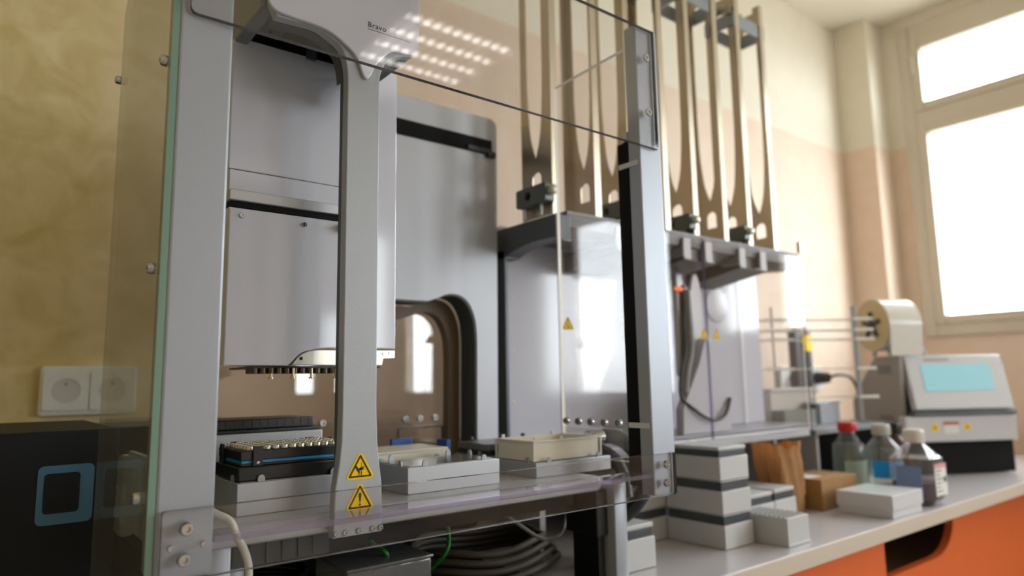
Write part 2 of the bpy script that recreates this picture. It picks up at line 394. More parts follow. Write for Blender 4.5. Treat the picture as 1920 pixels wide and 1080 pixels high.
# ------------------------------------------------------------------ bench
wt = MB().box(-1.2, 3.04, 0.030, 0.795, -0.032, 0.0, 0.003)
wt.bm.normal_update()
for f in wt.bm.faces: f.material_index = 1 if f.normal.y < -0.7 else 0
tag(obj('worktop', wt, [bench_m, edge_m]), 'long white laminate worktop with cream front edge', 'worktop')
def cabinet(x0, x1, label, kind):
    t = thing('bench_cabinet', label, 'cabinet', ((x0 + x1) / 2, 0.4, -0.9))
    if kind == 'doors':
        obj('body', box(x0, x1, 0.10, 0.78, -0.9, -0.034), orange_m, t, False)
        mid = (x0 + x1) / 2
        for a, b in ((x0 + 0.003, mid - 0.002), (mid + 0.002, x1 - 0.003)):
            d = obj('door', box(a, b, 0.08, 0.10, -0.88, -0.05, 0.002), orange_m, t)
            obj('handle', MB().tube([(mid - 0.04 if a < mid - 0.01 else mid + 0.04, 0.079, -0.2), (mid - 0.04 if a < mid - 0.01 else mid + 0.04, 0.05, -0.2), (mid - 0.04 if a < mid - 0.01 else mid + 0.04, 0.05, -0.32), (mid - 0.04 if a < mid - 0.01 else mid + 0.04, 0.079, -0.32)], 0.004, smooth=0), steel, d)
    else:
        for xs in (x0, x1 - 0.018): obj('side_panel', box(xs, xs + 0.018, 0.10, 0.78, -0.9, -0.034), orange_m, t, False)
        inn = mat('cabinet inside', (190, 172, 142), 0.6)
        obj('back_panel', box(x0 + 0.018, x1 - 0.018, 0.74, 0.78, -0.9, -0.034), inn, t, False)
        obj('bottom', box(x0 + 0.018, x1 - 0.018, 0.10, 0.74, -0.9, -0.86), inn, t, False)
        P = rrect(x0 + 0.018, x1 - 0.018, -0.42, -0.10, 0.002, 1); H = rrect(x0 + 0.25, x1 - 0.08, -0.14, -0.06, 0.03)
        P = [(x0 + 0.018, -0.42), (x1 - 0.018, -0.42), (x1 - 0.018, -0.06), (x0 + 0.40, -0.06)] + arc(x0 + 0.28, -0.06, 0.12, 0, -90, 6, 0.08) + [(x0 + 0.018, -0.14)]
        obj('front_board', MB().prism(P, 0.10, 0.118, 'xz'), orange_m, t, False)
        obj('shelf', box(x0 + 0.018, x1 - 0.018, 0.118, 0.74, -0.22, -0.20), inn, t, False)
cabinet(-1.15, 0.30, 'orange cabinet under the left end of the white worktop', 'doors')
cabinet(0.32, 1.55, 'closed orange cabinet under the middle of the white worktop', 'doors')
cabinet(1.578, 3.0, 'open fronted orange cabinet under the right end of the worktop', 'open')

# ------------------------------------------------------------------ enclosure round the handler
EN = thing('machine_guard', 'clear acrylic guard on two grey aluminium posts around the liquid handler', 'machine guard', (0.455, 0.0, 0.14))
pl = MB().box(0.128, 0.1735, 0.0, 0.045, 0.14, 0.83, 0.0025); obj('post', pl, alu, EN)
pr = MB().box(0.735, 0.782, 0.0, 0.022, 0.14, 0.812, 0.002)
obj('post', pr, alu, EN)
lc = MB().box(0.736, 0.776, 0.0225, 0.045, 0.15, 0.64, 0.002); lb = obj('light_curtain_bar', lc, blackm, EN)
lb['label'] = 'black sensor bar behind the right post'
for zc_ in (0.600, 0.229): obj('clip', box(0.733, 0.7355, 0.004, 0.040, zc_, zc_ + 0.007), whitem, lb, False)
for xc_ in (0.742, 0.756): obj('connector', MB().cyl((xc_, 0.03, 0.6405), (xc_, 0.03, 0.656), 0.006), steel, lb)
ups = [(0.150, 0.626), (0.769, 0.626), (0.769, 0.807), (0.135, 0.807)] + arc(0.141, 0.632, 0.006, 180, 270, 4)
up = [(0.769, 0.626), (0.769, 0.807), (0.135, 0.807)] + arc(0.141, 0.632, 0.006, 180, 270, 4)
U = obj('upper_panel', sheet(up, -0.0065, -0.0005), [acr, acr_edged], EN, False); U['label'] = 'clear acrylic sheet across the top front'
for z in (0.760, 0.677): screw('screw', (0.7485, -0.0068, z), (0, -1, 0), 0.0058, U)
lp = rrect(0.132, 0.774, 0.140, 0.196, 0.003, 3)
Lw = obj('lower_panel', sheet(lp, -0.0065, -0.0005), [acr, acr_edged], EN, False); Lw['label'] = 'clear acrylic strip across the bottom front'
for (x, z, r) in ((0.150, 0.181, 0.0055), (0.149, 0.157, 0.0055), (0.752, 0.181, 0.0055), (0.751, 0.157, 0.0055)):
    screw('bolt', (x, -0.0068, z), (0, -1, 0), r, Lw, steel, 0.005)
for (x, z) in ((0.164, 0.167), (0.139, 0.167)): screw('screw', (x, -0.0068, z), (0, -1, 0), 0.0028, Lw, steel, 0.002)
obj('ledge', sheet([(0.175, 0.0), (0.732, 0.0), (0.732, 0.034), (0.175, 0.034)], 0.1645, 0.1700, 'xy'), [acr, acr_edge], EN, False)['label'] = 'clear acrylic ledge with violet edge'
gp = [(0.0, 0.05), (0.275, 0.05), (0.275, 0.745), (0.20, 0.815), (0.0, 0.815)]
G = obj('left_glass', sheet(gp, 0.1220, 0.1278, 'yz'), [acr_g, glass_edge], EN, False); 
for pf in G.data.polygons:
    if pf.normal.y > 0.3 or abs(pf.normal.z) > 0.5: pf.material_index = 0
G['label'] = 'greenish glass side panel on the left'
for (y, z) in ((0.004, 0.583), (0.011, 0.397), (0.018, 0.204), (0.262, 0.66)): screw('screw', (0.1218, y + 0.01, z), (-1, 0, 0), 0.005, G, steel, 0.006)
hd = MB(); hd.box(0.129, 0.142, 0.05, 0.062, 0.165, 0.236, 0.003); hd.box(0.129, 0.142, 0.16, 0.19, 0.150, 0.228, 0.003); hd.box(0.138, 0.145, 0.05, 0.19, 0.155, 0.231, 0.002)
obj('handle_block', hd, clear('thick clear plastic', (0.7, 0.7, 0.69), 1.5, 0.05, 0.22), G)
rp = [(0.024, 0.175), (0.225, 0.175), (0.225, 0.805), (0.024, 0.812)]
R_ = obj('right_panel', sheet(rp, 0.7765, 0.7835, 'yz'), [acr, acr_edgel], EN, False); R_['label'] = 'clear acrylic side panel on the right with bright back edge'
for y in (0.212, 0.184, 0.156, 0.127, 0.097): screw('bolt', (0.7763, y, 0.231), (-1, 0, 0), 0.0058, R_, steel, 0.006)
tabp = MB().box(0.768, 0.7762, 0.09, 0.22, 0.178, 0.222, 0.001); obj('bracket_strip', tabp, acr, R_, False)
bp = [(0.262, 0.15), (0.776, 0.15), (0.776, 0.60), (0.262, 0.60)]
B_ = obj('back_panel', sheet(bp, 0.470, 0.475), [acr_s, acr_edge], EN, False); B_['label'] = 'smoky acrylic back panel behind the arch'
for x in (0.466, 0.497, 0.620, 0.650, 0.682): screw('bolt', (x, 0.4698, 0.233), (0, -1, 0), 0.006, B_, steel, 0.006)
nt_ = cut_plate([rrect(0.605, 0.70, 0.165, 0.218, 0.004), rrect(0.608, 0.697, 0.15 + 0.018, 0.215, 0.003)], 0.466, 0.4695); obj('notch_plate', nt_, acr_edged, B_, False)

# ------------------------------------------------------------------ liquid handler
H = thing('liquid_handler', 'silver and white pipetting robot with a central pillar inside the clear guard', 'laboratory robot', (0.45, 0.06, 0.0))
# deck
dk = MB().box(0.145, 0.700, 0.060, 0.465, 0.144, 0.1655, 0.009, 4); obj('deck', dk, satin, H)
ch = MB().box(0.16, 0.69, 0.11, 0.39, 0.120, 0.1438)
obj('chassis', ch, blackm, H, False)
rb = MB()
for k in range(6): rb.box(0.212 + k * 0.016, 0.2135 + k * 0.016, 0.0735, 0.076, 0.124, 0.1436)
rb.box(0.205, 0.31, 0.0765, 0.10, 0.122, 0.1436)
obj('cooling_ribs', rb, black, H, False)
obj('under_deck_shade', MB().box(0.232, 0.698, 0.075, 0.46, 0.0005, 0.003, 0.0008), blackm, H)  # black sheet added to paint the bench under the deck as deep shade
obj('rear_shade_plate', box(0.165, 0.765, 0.452, 0.464, 0.0005, 0.1436), blackm, H, False)  # black plate added at the rear so the space below stays dark
for (x0, x1, y0) in ((0.722, 0.762, 0.062), (0.188, 0.228, 0.07)):
    l = MB(); l.box(x0, x0 + 0.022, y0, y0 + 0.05, 0.0, 0.150, 0.002); l.cyl((x0 + 0.028, y0 + 0.02, 0.0), (x0 + 0.028, y0 + 0.02, 0.150), 0.012, n=24)
    obj('leg', l, alu, H)
l = MB(); l.box(0.70, 0.722, 0.075, 0.14, 0.080, 0.1435, 0.003); l.box(0.706, 0.718, 0.08, 0.13, 0.0, 0.082); obj('rear_foot', l, black, H)
obj('foot_strip', box(0.7185, 0.7215, 0.084, 0.1, 0.0, 0.078), steel, H, False)
# bridge with arch
arch = [(0.262, 0.12), (0.262, 0.38)] + arc(0.312, 0.395, 0.05, 180, 90, 7) + bez([(0.322, 0.446), (0.40, 0.440), (0.60, 0.437), (0.64, 0.442), (0.665, 0.4515), (0.69, 0.4525), (0.712, 0.440), (0.727, 0.41), (0.731, 0.37)], 4) + [(0.729, 0.12)]
# z values grow slightly at this depth
rim = [(0.775, 0.12), (0.782, 0.78)] + arc(0.765, 0.785, 0.017, 0, 90, 5) + [(0.245, 0.802), (0.245, 0.12)]
br = cut_plate([rim + arch[::-1]], 0.400, 0.448)
lin_ = cut_plate([[(p_[0] + (-0.0004 if p_[0] > 0.45 else 0.0004), p_[1] - (0.0004 if p_[1] > 0.13 else 0)) for p_ in arch] + [(q[0] - 0.003 if q[0] > 0.45 else q[0] + 0.003, q[1] - (0.003 if q[1] > 0.13 else 0)) for q in arch[::-1]]], 0.402, 0.4485); obj('arch_edge', lin_, mat('arch dark grey', (66, 70, 70), 0.4), H)
obj('bridge', br, mat('bridge silver', (186, 188, 194), 0.44, 0.3), H)
rv = cut_plate([[(p[0] - 0.006 if p[0] > 0.4 else p[0] + 0.006, p[1] - (0.006 if p[1] > 0.13 else 0)) for p in arch] + [(q[0] - 0.03 if q[0] > 0.4 else q[0] + 0.03, q[1] - (0.03 if q[1] > 0.13 else 0)) for q in arch[::-1]]], 0.449, 0.468)
obj('arch_lining', rv, mat('brown shade plastic', (112, 92, 74), 0.5), H)
sl = MB().box(0.25, 0.768, 0.3965, 0.4005, 0.728, 0.757, 0.001); so = obj('rail_slot', sl, blackm, H, False)
sd = MB().box(0.71, 0.765, 0.392, 0.3968, 0.729, 0.737); sd.box(0.755, 0.772, 0.390, 0.399, 0.722, 0.732); obj('rail_end', sd, black, so, False)
# carriage tower
tw = MB().prism([(0.215, 0.3385), (0.4265, 0.3385), (0.4265, 0.706), (0.227, 0.706), (0.215, 0.690)], 0.150, 0.30, 'xz', 0.0015); obj('carriage', tw, whiteg, H)
tp = MB().box(0.2155, 0.36, 0.1455, 0.150, 0.508, 0.5355, 0.0006); obj('lower_cover', tp, whiteg, H)
obj('seam', box(0.2155, 0.4, 0.1485, 0.1502, 0.5362, 0.5374), dgray, H, False)
obj('head_slot', box(0.228, 0.40, 0.1478, 0.1502, 0.694, 0.705), blackm, H, False)
sc2 = MB().box(0.30, 0.312, 0.1445, 0.148, 0.690, 0.706); obj('slot_rib', sc2, dgray, H, False)
lg = MB().box(0.2105, 0.37, 0.1245, 0.160, 0.4955, 0.5075, 0.001); obj('ledge_bar', lg, satin, H)
obj('ledge_gap', box(0.213, 0.365, 0.129, 0.155, 0.489, 0.4953), blackm, H, False)
cov = [(0.2125, 0.317), (0.281, 0.317)] + bez([(0.281, 0.317), (0.286, 0.3215), (0.293, 0.329), (0.302, 0.334), (0.312, 0.336), (0.362, 0.3385)], 3)[1:] + [(0.362, 0.4885), (0.2125, 0.4885)]
fc = MB().prism(cov, 0.130, 0.1675, 'xz', 0.0012); FC = obj('head_cover', fc, whiteg, H)
for (x, z) in ((0.2255, 0.480), (0.296, 0.479)): screw('screw', (x, 0.1298, z), (0, -1, 0), 0.0030, FC, steel, 0.002)
screw('thumb_knob', (0.343, 0.1295, 0.4805), (0, -1, 0), 0.0052, FC, brass, 0.012)
for z in (0.52, 0.472): screw('side_screw', (0.2123, 0.158, z), (-1, 0, 0), 0.0022, FC, dgray, 0.001)
bk = [(0.2865, 0.3175)] + bez([(0.2865, 0.3175), (0.290, 0.3225), (0.2965, 0.329), (0.306, 0.3335), (0.318, 0.335)], 3)[1:] + [(0.4155, 0.336), (0.4155, 0.3262), (0.400, 0.3255), (0.398, 0.3175)]
BK = obj('bracket', MB().prism(bk, 0.131, 0.1495, 'xz', 0.0006), mat('bright nickel', (240, 236, 226), 0.3, 0.6), H)
for x, z in ((0.2965, 0.325), (0.343, 0.325), (0.400, 0.331), (0.408, 0.3325)): screw('screw', (x, 0.1309, z), (0, -1, 0), 0.0018, BK, ink if x < 0.39 else steel, 0.0012)
obj('bracket_tail', MB().prism([(0.385, 0.3172), (0.404, 0.3172), (0.408, 0.3255), (0.385, 0.3255)], 0.150, 0.17, 'xz'), dgray, H)
obj('barrel_plate', box(0.246, 0.40, 0.140, 0.225, 0.3145, 0.3168), black, H, False)
bar0 = None
for i in range(17):
    for j in range(3):
        x, y = 0.2485 + i * 0.0090, 0.1425 + j * 0.009
        if bar0 is None:
            bar0 = obj('barrel', MB().cyl((x, y, 0.3085), (x, y, 0.3144), 0.0037, n=10), mat('barrel bronze', (92, 80, 66), 0.4, 0.6), H); o0 = (x, y)
        else:
            c = bar0.copy(); COL.objects.link(c); c.location = (x - o0[0], y - o0[1], 0)
for x, y in ((0.2665, 0.141), (0.2905, 0.1385), (0.313, 0.141), (0.3415, 0.1385)):
    p = MB().cyl((x, y, 0.3035), (x, y, 0.3145), 0.0017, n=10); p.cyl((x, y, 0.3025), (x, y, 0.3045), 0.0032, n=12); obj('pin', p, brass, H)
# casting: pillar, arch shoulders
cleft = bez([(0.229, 0.676), (0.268, 0.678), (0.283, 0.674), (0.299, 0.665), (0.3055, 0.652), (0.3085, 0.632), (0.3085, 0.60)], 4)
cright = bez([(0.3475, 0.60), (0.3475, 0.635), (0.350, 0.650), (0.359, 0.665), (0.378, 0.6755), (0.389, 0.677)], 4)
rt = [(0.393, 0.700), (0.393, 0.80), (0.222, 0.80), (0.222, 0.690)]
pil = cleft + [(0.3085, 0.27), (0.3080, 0.235), (0.3060, 0.215), (0.3020, 0.190), (0.3005, 0.142), (0.355, 0.142), (0.3545, 0.190), (0.3510, 0.215), (0.3490, 0.235), (0.3475, 0.27)] + cright + rt
casting = MB().prism(pil, 0.046, 0.0585, 'xz', 0.0012); CA = obj('pillar', casting, cast_m, H); CA['label'] = 'slim silver pillar with flared foot and shoulders'
sh = cut_plate([cleft[:] + [(0.3475, 0.60)] + cright + [(0.389, 0.690), (0.362, 0.688), (0.335, 0.668), (0.315, 0.668), (0.30, 0.682), (0.27, 0.690), (0.229, 0.690)]], 0.0588, 0.088)
shl = MB().prism(cleft[:-4] + [(0.310, 0.632), (0.3125, 0.655), (0.304, 0.673), (0.286, 0.683), (0.268, 0.686), (0.229, 0.684)], 0.0588, 0.075, 'xz')
shl.prism([(0.341, 0.635)] + cright[4:] + [(0.389, 0.684), (0.376, 0.682), (0.354, 0.672), (0.343, 0.655)], 0.0588, 0.13, 'xz')
sh.bm.free(); obj('shoulder', shl, dgreen, H)
obj('pillar_spine', MB().box(0.3092, 0.3455, 0.0588, 0.0665, 0.175, 0.640), dgreen, H, False)
for xa in (0.2165, 0.3755): obj('top_arm', MB().box(xa, xa + 0.0155, 0.0588, 0.40, 0.688, 0.83, 0.003), mat('arm side grey', (124, 128, 128), 0.45, 0.2), H)
obj('arm_underside', box(0.2325, 0.3755, 0.0588, 0.40, 0.705, 0.83), dgreen, H, False)
us = MB().box(0.236, 0.262, 0.07, 0.14, 0.699, 0.7048, 0.001); obj('underside_plate', us, dgray, H)
for y in (0.085, 0.125): screw('screw', (0.249, y, 0.6988), (0, 0, -1), 0.003, H, black, 0.001)
capo = bez([(0.216, 0.700), (0.2185, 0.688), (0.226, 0.6805), (0.243, 0.6785), (0.271, 0.678), (0.289, 0.674), (0.307, 0.664), (0.318, 0.654), (0.3245, 0.638), (0.3297, 0.6335), (0.335, 0.640), (0.341, 0.653), (0.351, 0.666), (0.364, 0.6755), (0.386, 0.678), (0.394, 0.682), (0.3965, 0.692)], 4)
cp = MB().prism(capo + [(0.3965, 0.83), (0.216, 0.83)], 0.0415, 0.0458, 'xz', 0.001); CP = obj('top_cover', cp, whiteg, H); CP['label'] = 'white glossy cover above the pillar'
tx = bpy.data.curves.new('lettering', 'FONT'); tx.body = 'Bravo'; tx.size = 0.0090; tx.extrude = 0.0001; tx.align_x = 'LEFT'; tx.space_character = 1.1
to = bpy.data.objects.new('lettering', tx); COL.objects.link(to)
lm = bpy.data.meshes.new_from_object(to.evaluated_get(bpy.context.evaluated_depsgraph_get())); bpy.data.objects.remove(to)
lm.transform(Matrix.Translation((0.3295, 0.0412, 0.6955)) @ Matrix.Rotation(PI / 2, 4, 'X'))
obj('lettering', MB().mesh(lm) , mat('grey print', (70, 70, 76), 0.5), CP, False)
obj('underline', MB().box(0.3295, 0.349, 0.0411, 0.0416, 0.6925, 0.6931).box(0.349, 0.385, 0.0411, 0.0416, 0.6927, 0.6929), mat('violet print', (120, 116, 160), 0.5), CP, False)

def tri(cx, cz, s, r, n=5):
    """rounded upright triangle, base width s"""
    h = s * 0.866; pts = []
    V = [(cx - s / 2, cz - h / 3), (cx + s / 2, cz - h / 3), (cx, cz + 2 * h / 3)]
    ins = r * 2
    C = [(V[0][0] + r * 1.732, V[0][1] + r), (V[1][0] - r * 1.732, V[1][1] + r), (V[2][0], V[2][1] - 2 * r)]
    for c, a0 in zip(C, (150, 270, 30)): pts += arc(c[0], c[1], r, a0, a0 + 120, n)
    return pts
def warning_sign(parent, cx, cz, s, y, kind, name='warning_sticker', small=False):
    """yellow triangular hazard sticker on a surface facing -y"""
    st = obj(name, MB().prism(tri(cx, cz, s, s * 0.09), y - 0.0004, y, 'xz'), yellow, parent, False)
    o = tri(cx, cz, s * 0.80, s * 0.03); i = tri(cx, cz, s * 0.62, s * 0.015)
    obj('border', cut_plate([o, i], y - 0.0007, y - 0.0004), ink, st, False)
    k = s; m = MB()
    if kind == 'mark':
        m.prism([(cx - 0.035 * k, cz + 0.02 * k), (cx + 0.035 * k, cz + 0.02 * k)][:0] + bez([(cx - 0.012 * k, cz - 0.07 * k), (cx - 0.045 * k, cz + 0.13 * k), (cx - 0.03 * k, cz + 0.21 * k), (cx, cz + 0.225 * k), (cx + 0.03 * k, cz + 0.21 * k), (cx + 0.045 * k, cz + 0.13 * k), (cx + 0.012 * k, cz - 0.07 * k)], 3), y - 0.0007, y - 0.0004, 'xz')
        m.prism(arc(cx, cz - 0.125 * k, 0.035 * k, 0, 340, 12), y - 0.0007, y - 0.0004, 'xz')
    elif kind == 'hand':
        q = lambda pts: m.prism([(cx + a * k, cz + b * k) for a, b in pts], y - 0.0007, y - 0.0004, 'xz')
        q([(-0.19, 0.09), (-0.14, 0.13), (-0.03, 0.0), (-0.02, -0.10), (-0.06, -0.10)])       # cuff and palm
        q([(-0.05, -0.06), (-0.02, -0.06), (-0.035, -0.17), (-0.055, -0.17)])                  # thumb
        for a in (0.07, 0.03, -0.01): q([(-0.03, -0.03 + a * 0.4), (0.12, 0.0 + a), (0.125, 0.022 + a), (-0.03, 0.02 + a * 0.4)])
        q([(0.02, -0.17), (0.05, -0.17), (0.05, -0.05), (0.02, -0.05)]); q([(0.025, 0.20), (0.035, 0.20), (0.035, -0.05), (0.025, -0.05)])
    else:
        q = lambda pts: m.prism([(cx + a * k, cz + b * k) for a, b in pts], y - 0.0007, y - 0.0004, 'xz')
        q([(-0.15, -0.13), (0.15, -0.13), (0.15, -0.09), (-0.15, -0.09)]); q([(-0.11, 0.05), (-0.06, 0.09), (0.03, -0.04), (0.10, 0.0), (0.09, -0.06), (-0.02, -0.07)])
    obj('symbol', m, ink, st, False)
    return st
warning_sign(H, 0.3292, 0.2075, 0.034, 0.0459, 'hand')
warning_sign(H, 0.3292, 0.1765, 0.034, 0.0459, 'mark')
for x in (0.3035, 0.3135, 0.3285, 0.344, 0.353):
    screw('foot_screw', (x, 0.0459, 0.1465 if x < 0.33 or x > 0.34 else 0.148), (0, -1, 0), 0.0030, H, steel, 0.002)

# ------------------------------------------------------------------ nests on the deck and what they carry
def nest(x0, x1, y0, y1, z1, label):
    t = thing('plate_nest', label, 'plate nest', ((x0 + x1) / 2, (y0 + y1) / 2, 0.1655), 'plate nests on the deck')
    b = MB().box(x0, x1, y0, y1, 0.1657, z1, 0.0008); obj('block', b, mat('nest silver', (178, 180, 184), 0.4, 0.4, noise=0.05, scale=400), t)
    tb = box(x0 + 0.004, x1 - 0.004, y0 + 0.004, y1 - 0.004, z1, z1 + 0.0006); obj('pad', tb, mat('nest pad', (150, 148, 146), 0.18, 0.5), t, False)
    first = None
    w = 0.0036
    for (x, y, ax) in ((x0 + 0.024, y0 + 0.0012, 0), (x1 - 0.024, y0 + 0.0012, 0), (x0 + 0.024, y1 - 0.0012, 0), (x1 - 0.024, y1 - 0.0012, 0), (x0 + 0.0012, y0 + 0.02, 1), (x1 - 0.0012, y1 - 0.02, 1)):
        P = [(-w, 0), (w, 0), (w, 0.003)] + arc(0, 0.0035, w, 0, 180, 6)
        m = MB().prism([(x + a, z1 + b) for a, b in P], y - 0.0012, y + 0.0012, 'xz') if ax == 0 else MB().prism([(y + a, z1 + b) for a, b in P], x - 0.0012, x + 0.0012, 'yz')
        obj('corner_tab', m, alu, t)
    return t
nest(0.222, 0.3485, 0.100, 0.186, 0.198, 'silver nest block under the black tube rack, front left of the deck')
nest(0.4165, 0.5515, 0.100, 0.186, 0.1968, 'empty silver nest block with polished top, right of the central pillar')
nest(0.6135, 0.7570, 0.100, 0.186, 0.1850, 'silver nest block under the cream reservoir at the right end of the deck')
nest(0.222, 0.3485, 0.212, 0.298, 0.198, 'silver nest block under the grey pipette tip box, behind the black rack')
nest(0.4165, 0.5515, 0.212, 0.298, 0.190, 'silver nest block under the cream plate with blue clips')
nest(0.6135, 0.7570, 0.212, 0.298, 0.186, 'silver nest block under the dark grey plate behind the cream reservoir')

# black tube rack with metal caps
T = thing('tube_rack', 'black 96 tube rack with metal caps and a blue gasket, front left on deck', 'tube rack', (0.285, 0.143, 0.1987))
obj('base', MB().box(0.2235, 0.347, 0.1035, 0.1845, 0.1988, 0.2135, 0.0015), black, T)
obj('lower_tray', MB().box(0.2265, 0.346, 0.1055, 0.1825, 0.2136, 0.2165, 0.001), black, T)
obj('gasket', box(0.2275, 0.345, 0.1065, 0.1815, 0.2166, 0.2192), bluestrip, T, False)
obj('rack_frame', MB().box(0.226, 0.3465, 0.105, 0.183, 0.2193, 0.2295, 0.001), black, T)
for (x0, x1, y0, y1) in ((0.2375, 0.2475, 0.1022, 0.1049), (0.325, 0.335, 0.1831, 0.186), (0.2375, 0.2475, 0.1831, 0.186), (0.2232, 0.2259, 0.16, 0.17), (0.3466, 0.349, 0.16, 0.17)):
    cl = obj('clip', MB().box(x0, x1, y0, y1, 0.2137, 0.2335, 0.0006), black, T)
    if y0 < 0.11: screw('screw', ((x0 + x1) / 2, y0 - 0.0002, 0.217), (0, -1, 0), 0.0016, cl, steel, 0.0006)
cap0 = None
for i in range(12):
    for j in range(8):
        x, y = 0.2365 + i * 0.0091, 0.1125 + j * 0.0092
        if cap0 is None:
            cap0 = obj('tube_cap', MB().lathe([(0.0040, 0.2296), (0.0040, 0.2322), (0.0033, 0.2332), (0.0020, 0.2332), (0.0016, 0.2316), (0, 0.2316)], (x, y, 0), (0, 0, 1), 12), mat('cap metal', (206, 202, 190), 0.3, 0.85), T); o0 = (x, y)
        else:
            c = cap0.copy(); COL.objects.link(c); c.location = (x - o0[0], y - o0[1], 0)

def ribs(mb, x0, x1, y0, y1, z0, z1, n, m, d=0.0006, taper=(0, 0)):
    """upright moulded ribs on the four sides of a box body"""
    w = 0.0009
    for k in range(n):
        x = x0 + (k + 0.5) * (x1 - x0) / n
        mb.box(x - w, x + w, y0 - d, y0 + 0.002, z0, z1); mb.box(x - w, x + w, y1 - 0.002, y1 + d, z0, z1)
    for k in range(m):
        y = y0 + (k + 0.5) * (y1 - y0) / m
        mb.box(x0 - d, x0 + 0.002, y - w, y + w, z0, z1); mb.box(x1 - 0.002, x1 + d, y - w, y + w, z0, z1)
# grey tip box behind the tube rack
T = thing('tip_box', 'grey pipette tip box with black tray behind the black tube rack', 'pipette tip box', (0.285, 0.255, 0.198))
b = MB().box(0.226, 0.3605, 0.2165, 0.295, 0.199, 0.2400, 0.002, taper=(0.002, 0.002)); ribs(b, 0.227, 0.3595, 0.2170, 0.2945, 0.202, 0.238, 6, 4)
obj('body', b, tinted, T)
obj('lip', MB().box(0.2245, 0.3585, 0.2155, 0.296, 0.2402, 0.2440, 0.0008), black, T)
tr = MB().box(0.228, 0.3490, 0.219, 0.2925, 0.2442, 0.2560, 0.0015); ribs(tr, 0.229, 0.348, 0.2195, 0.292, 0.2450, 0.2548, 12, 8, 0.001)
obj('tip_tray', tr, black, T)
# cream reservoir
T = thing('reagent_reservoir', 'cream rectangular reagent trough at the right end of the deck', 'reservoir', (0.68, 0.15, 0.186))
cx0, cx1, cy0, cy1 = 0.6165, 0.7445, 0.1085, 0.192
obj('tub', cut_plate([rrect(cx0 + 0.001, cx1 - 0.001, cy0 + 0.001, cy1 - 0.001, 0.002), rrect(cx0 + 0.004, cx1 - 0.004, cy0 + 0.004, cy1 - 0.004, 0.002)], 0.1862, 0.212, 'xy'), cream, T, False)
obj('bottom', box(cx0 + 0.004, cx1 - 0.004, cy0 + 0.004, cy1 - 0.004, 0.1862, 0.206), cream, T, False)
obj('rim', cut_plate([rrect(cx0 - 0.0015, cx1 + 0.0015, cy0 - 0.0015, cy1 + 0.0015, 0.002), rrect(cx0 + 0.004, cx1 - 0.004, cy0 + 0.004, cy1 - 0.004, 0.002)], 0.2121, 0.2138, 'xy'), cream, T, False)
for (x, y) in ((cx0 - 0.0005, cy0 - 0.0005), (cx1 + 0.0005, cy0 - 0.0005), (cx0 - 0.0005, cy1 + 0.0005), (cx1 + 0.0005, cy1 + 0.0005)): obj('corner_rib', box(x - 0.0012, x + 0.0012, y - 0.0012, y + 0.0012, 0.1862, 0.212), cream, T, False)
for (x, y) in ((cx0 + 0.012, cy0 + 0.01), (cx0 + 0.05, cy0 - 0.0005), (cx0 + 0.012, cy1), (cx1 - 0.02, cy1)): obj('tab', MB().box(x - 0.003, x + 0.003, y - 0.001, y + 0.001, 0.2139, 0.2185, 0.0008), cream, T)
# cream plate with blue clips, dark plate
T = thing('deep_well_plate', 'low cream plate held by blue clips behind the empty nest', 'plate', (0.48, 0.255, 0.19))
obj('body', MB().box(0.4185, 0.5495, 0.2135, 0.2965, 0.1910, 0.2015, 0.001), cream, T)
obj('lid', MB().box(0.4200, 0.5480, 0.2150, 0.2950, 0.2016, 0.2050, 0.001), cream, T)
for (x0, x1, y0, y1) in ((0.5015, 0.5365, 0.2975, 0.3035), (0.551, 0.5585, 0.225, 0.252), (0.4095, 0.4165, 0.225, 0.248)): obj('clip', MB().box(x0, x1, y0, y1, 0.1960, 0.2140, 0.0012), bluep, T)
T = thing('shaker_plate', 'dark grey rounded plate on the deck behind the cream reservoir', 'plate', (0.68, 0.255, 0.186))
obj('base', MB().prism(rrect(0.6155, 0.755, 0.2140, 0.2960, 0.008), 0.1867, 0.194, 'xy'), black, T)
obj('top', MB().prism(rrect(0.6140, 0.7565, 0.2130, 0.2970, 0.010), 0.1941, 0.2035, 'xy', 0.001), mat('slate plate', (112, 112, 112), 0.3, 0.3), T)
for (x, y) in ((0.64, 0.29), (0.70, 0.292), (0.742, 0.286)): obj('stud', MB().cyl((x, y, 0.2036), (x, y, 0.2095), 0.0035, n=14), dgray, T)

# hose coupling at the right end
T = thing('hose', 'thick black hose with ribbed metal coupling at the right end of the deck', 'hose', (0.78, 0.14, 0.17))
m = MB()
for k in range(6): m.cyl((0.7595 + k * 0.0045, 0.15 - k * 0.001, 0.2085), (0.7595 + k * 0.0045 + 0.0036, 0.15 - k * 0.001 - 0.0008, 0.2085), 0.0105, n=24)
m.cyl((0.757, 0.1505, 0.2085), (0.795, 0.142, 0.2085), 0.0088, n=20)
obj('coupling', m, steel, T)
obj('black_tube', MB().tube([(0.790, 0.1435, 0.209), (0.805, 0.137, 0.2075), (0.822, 0.126, 0.197), (0.832, 0.113, 0.178), (0.836, 0.10, 0.15), (0.832, 0.105, 0.125), (0.818, 0.118, 0.100), (0.790, 0.135, 0.080), (0.750, 0.155, 0.068)], 0.0125, 16), black, T)
obj('second_tube', MB().tube([(0.760, 0.165, 0.196), (0.775, 0.145, 0.190), (0.790, 0.125, 0.176), (0.797, 0.112, 0.150), (0.795, 0.105, 0.12)], 0.010, 14), black, T)
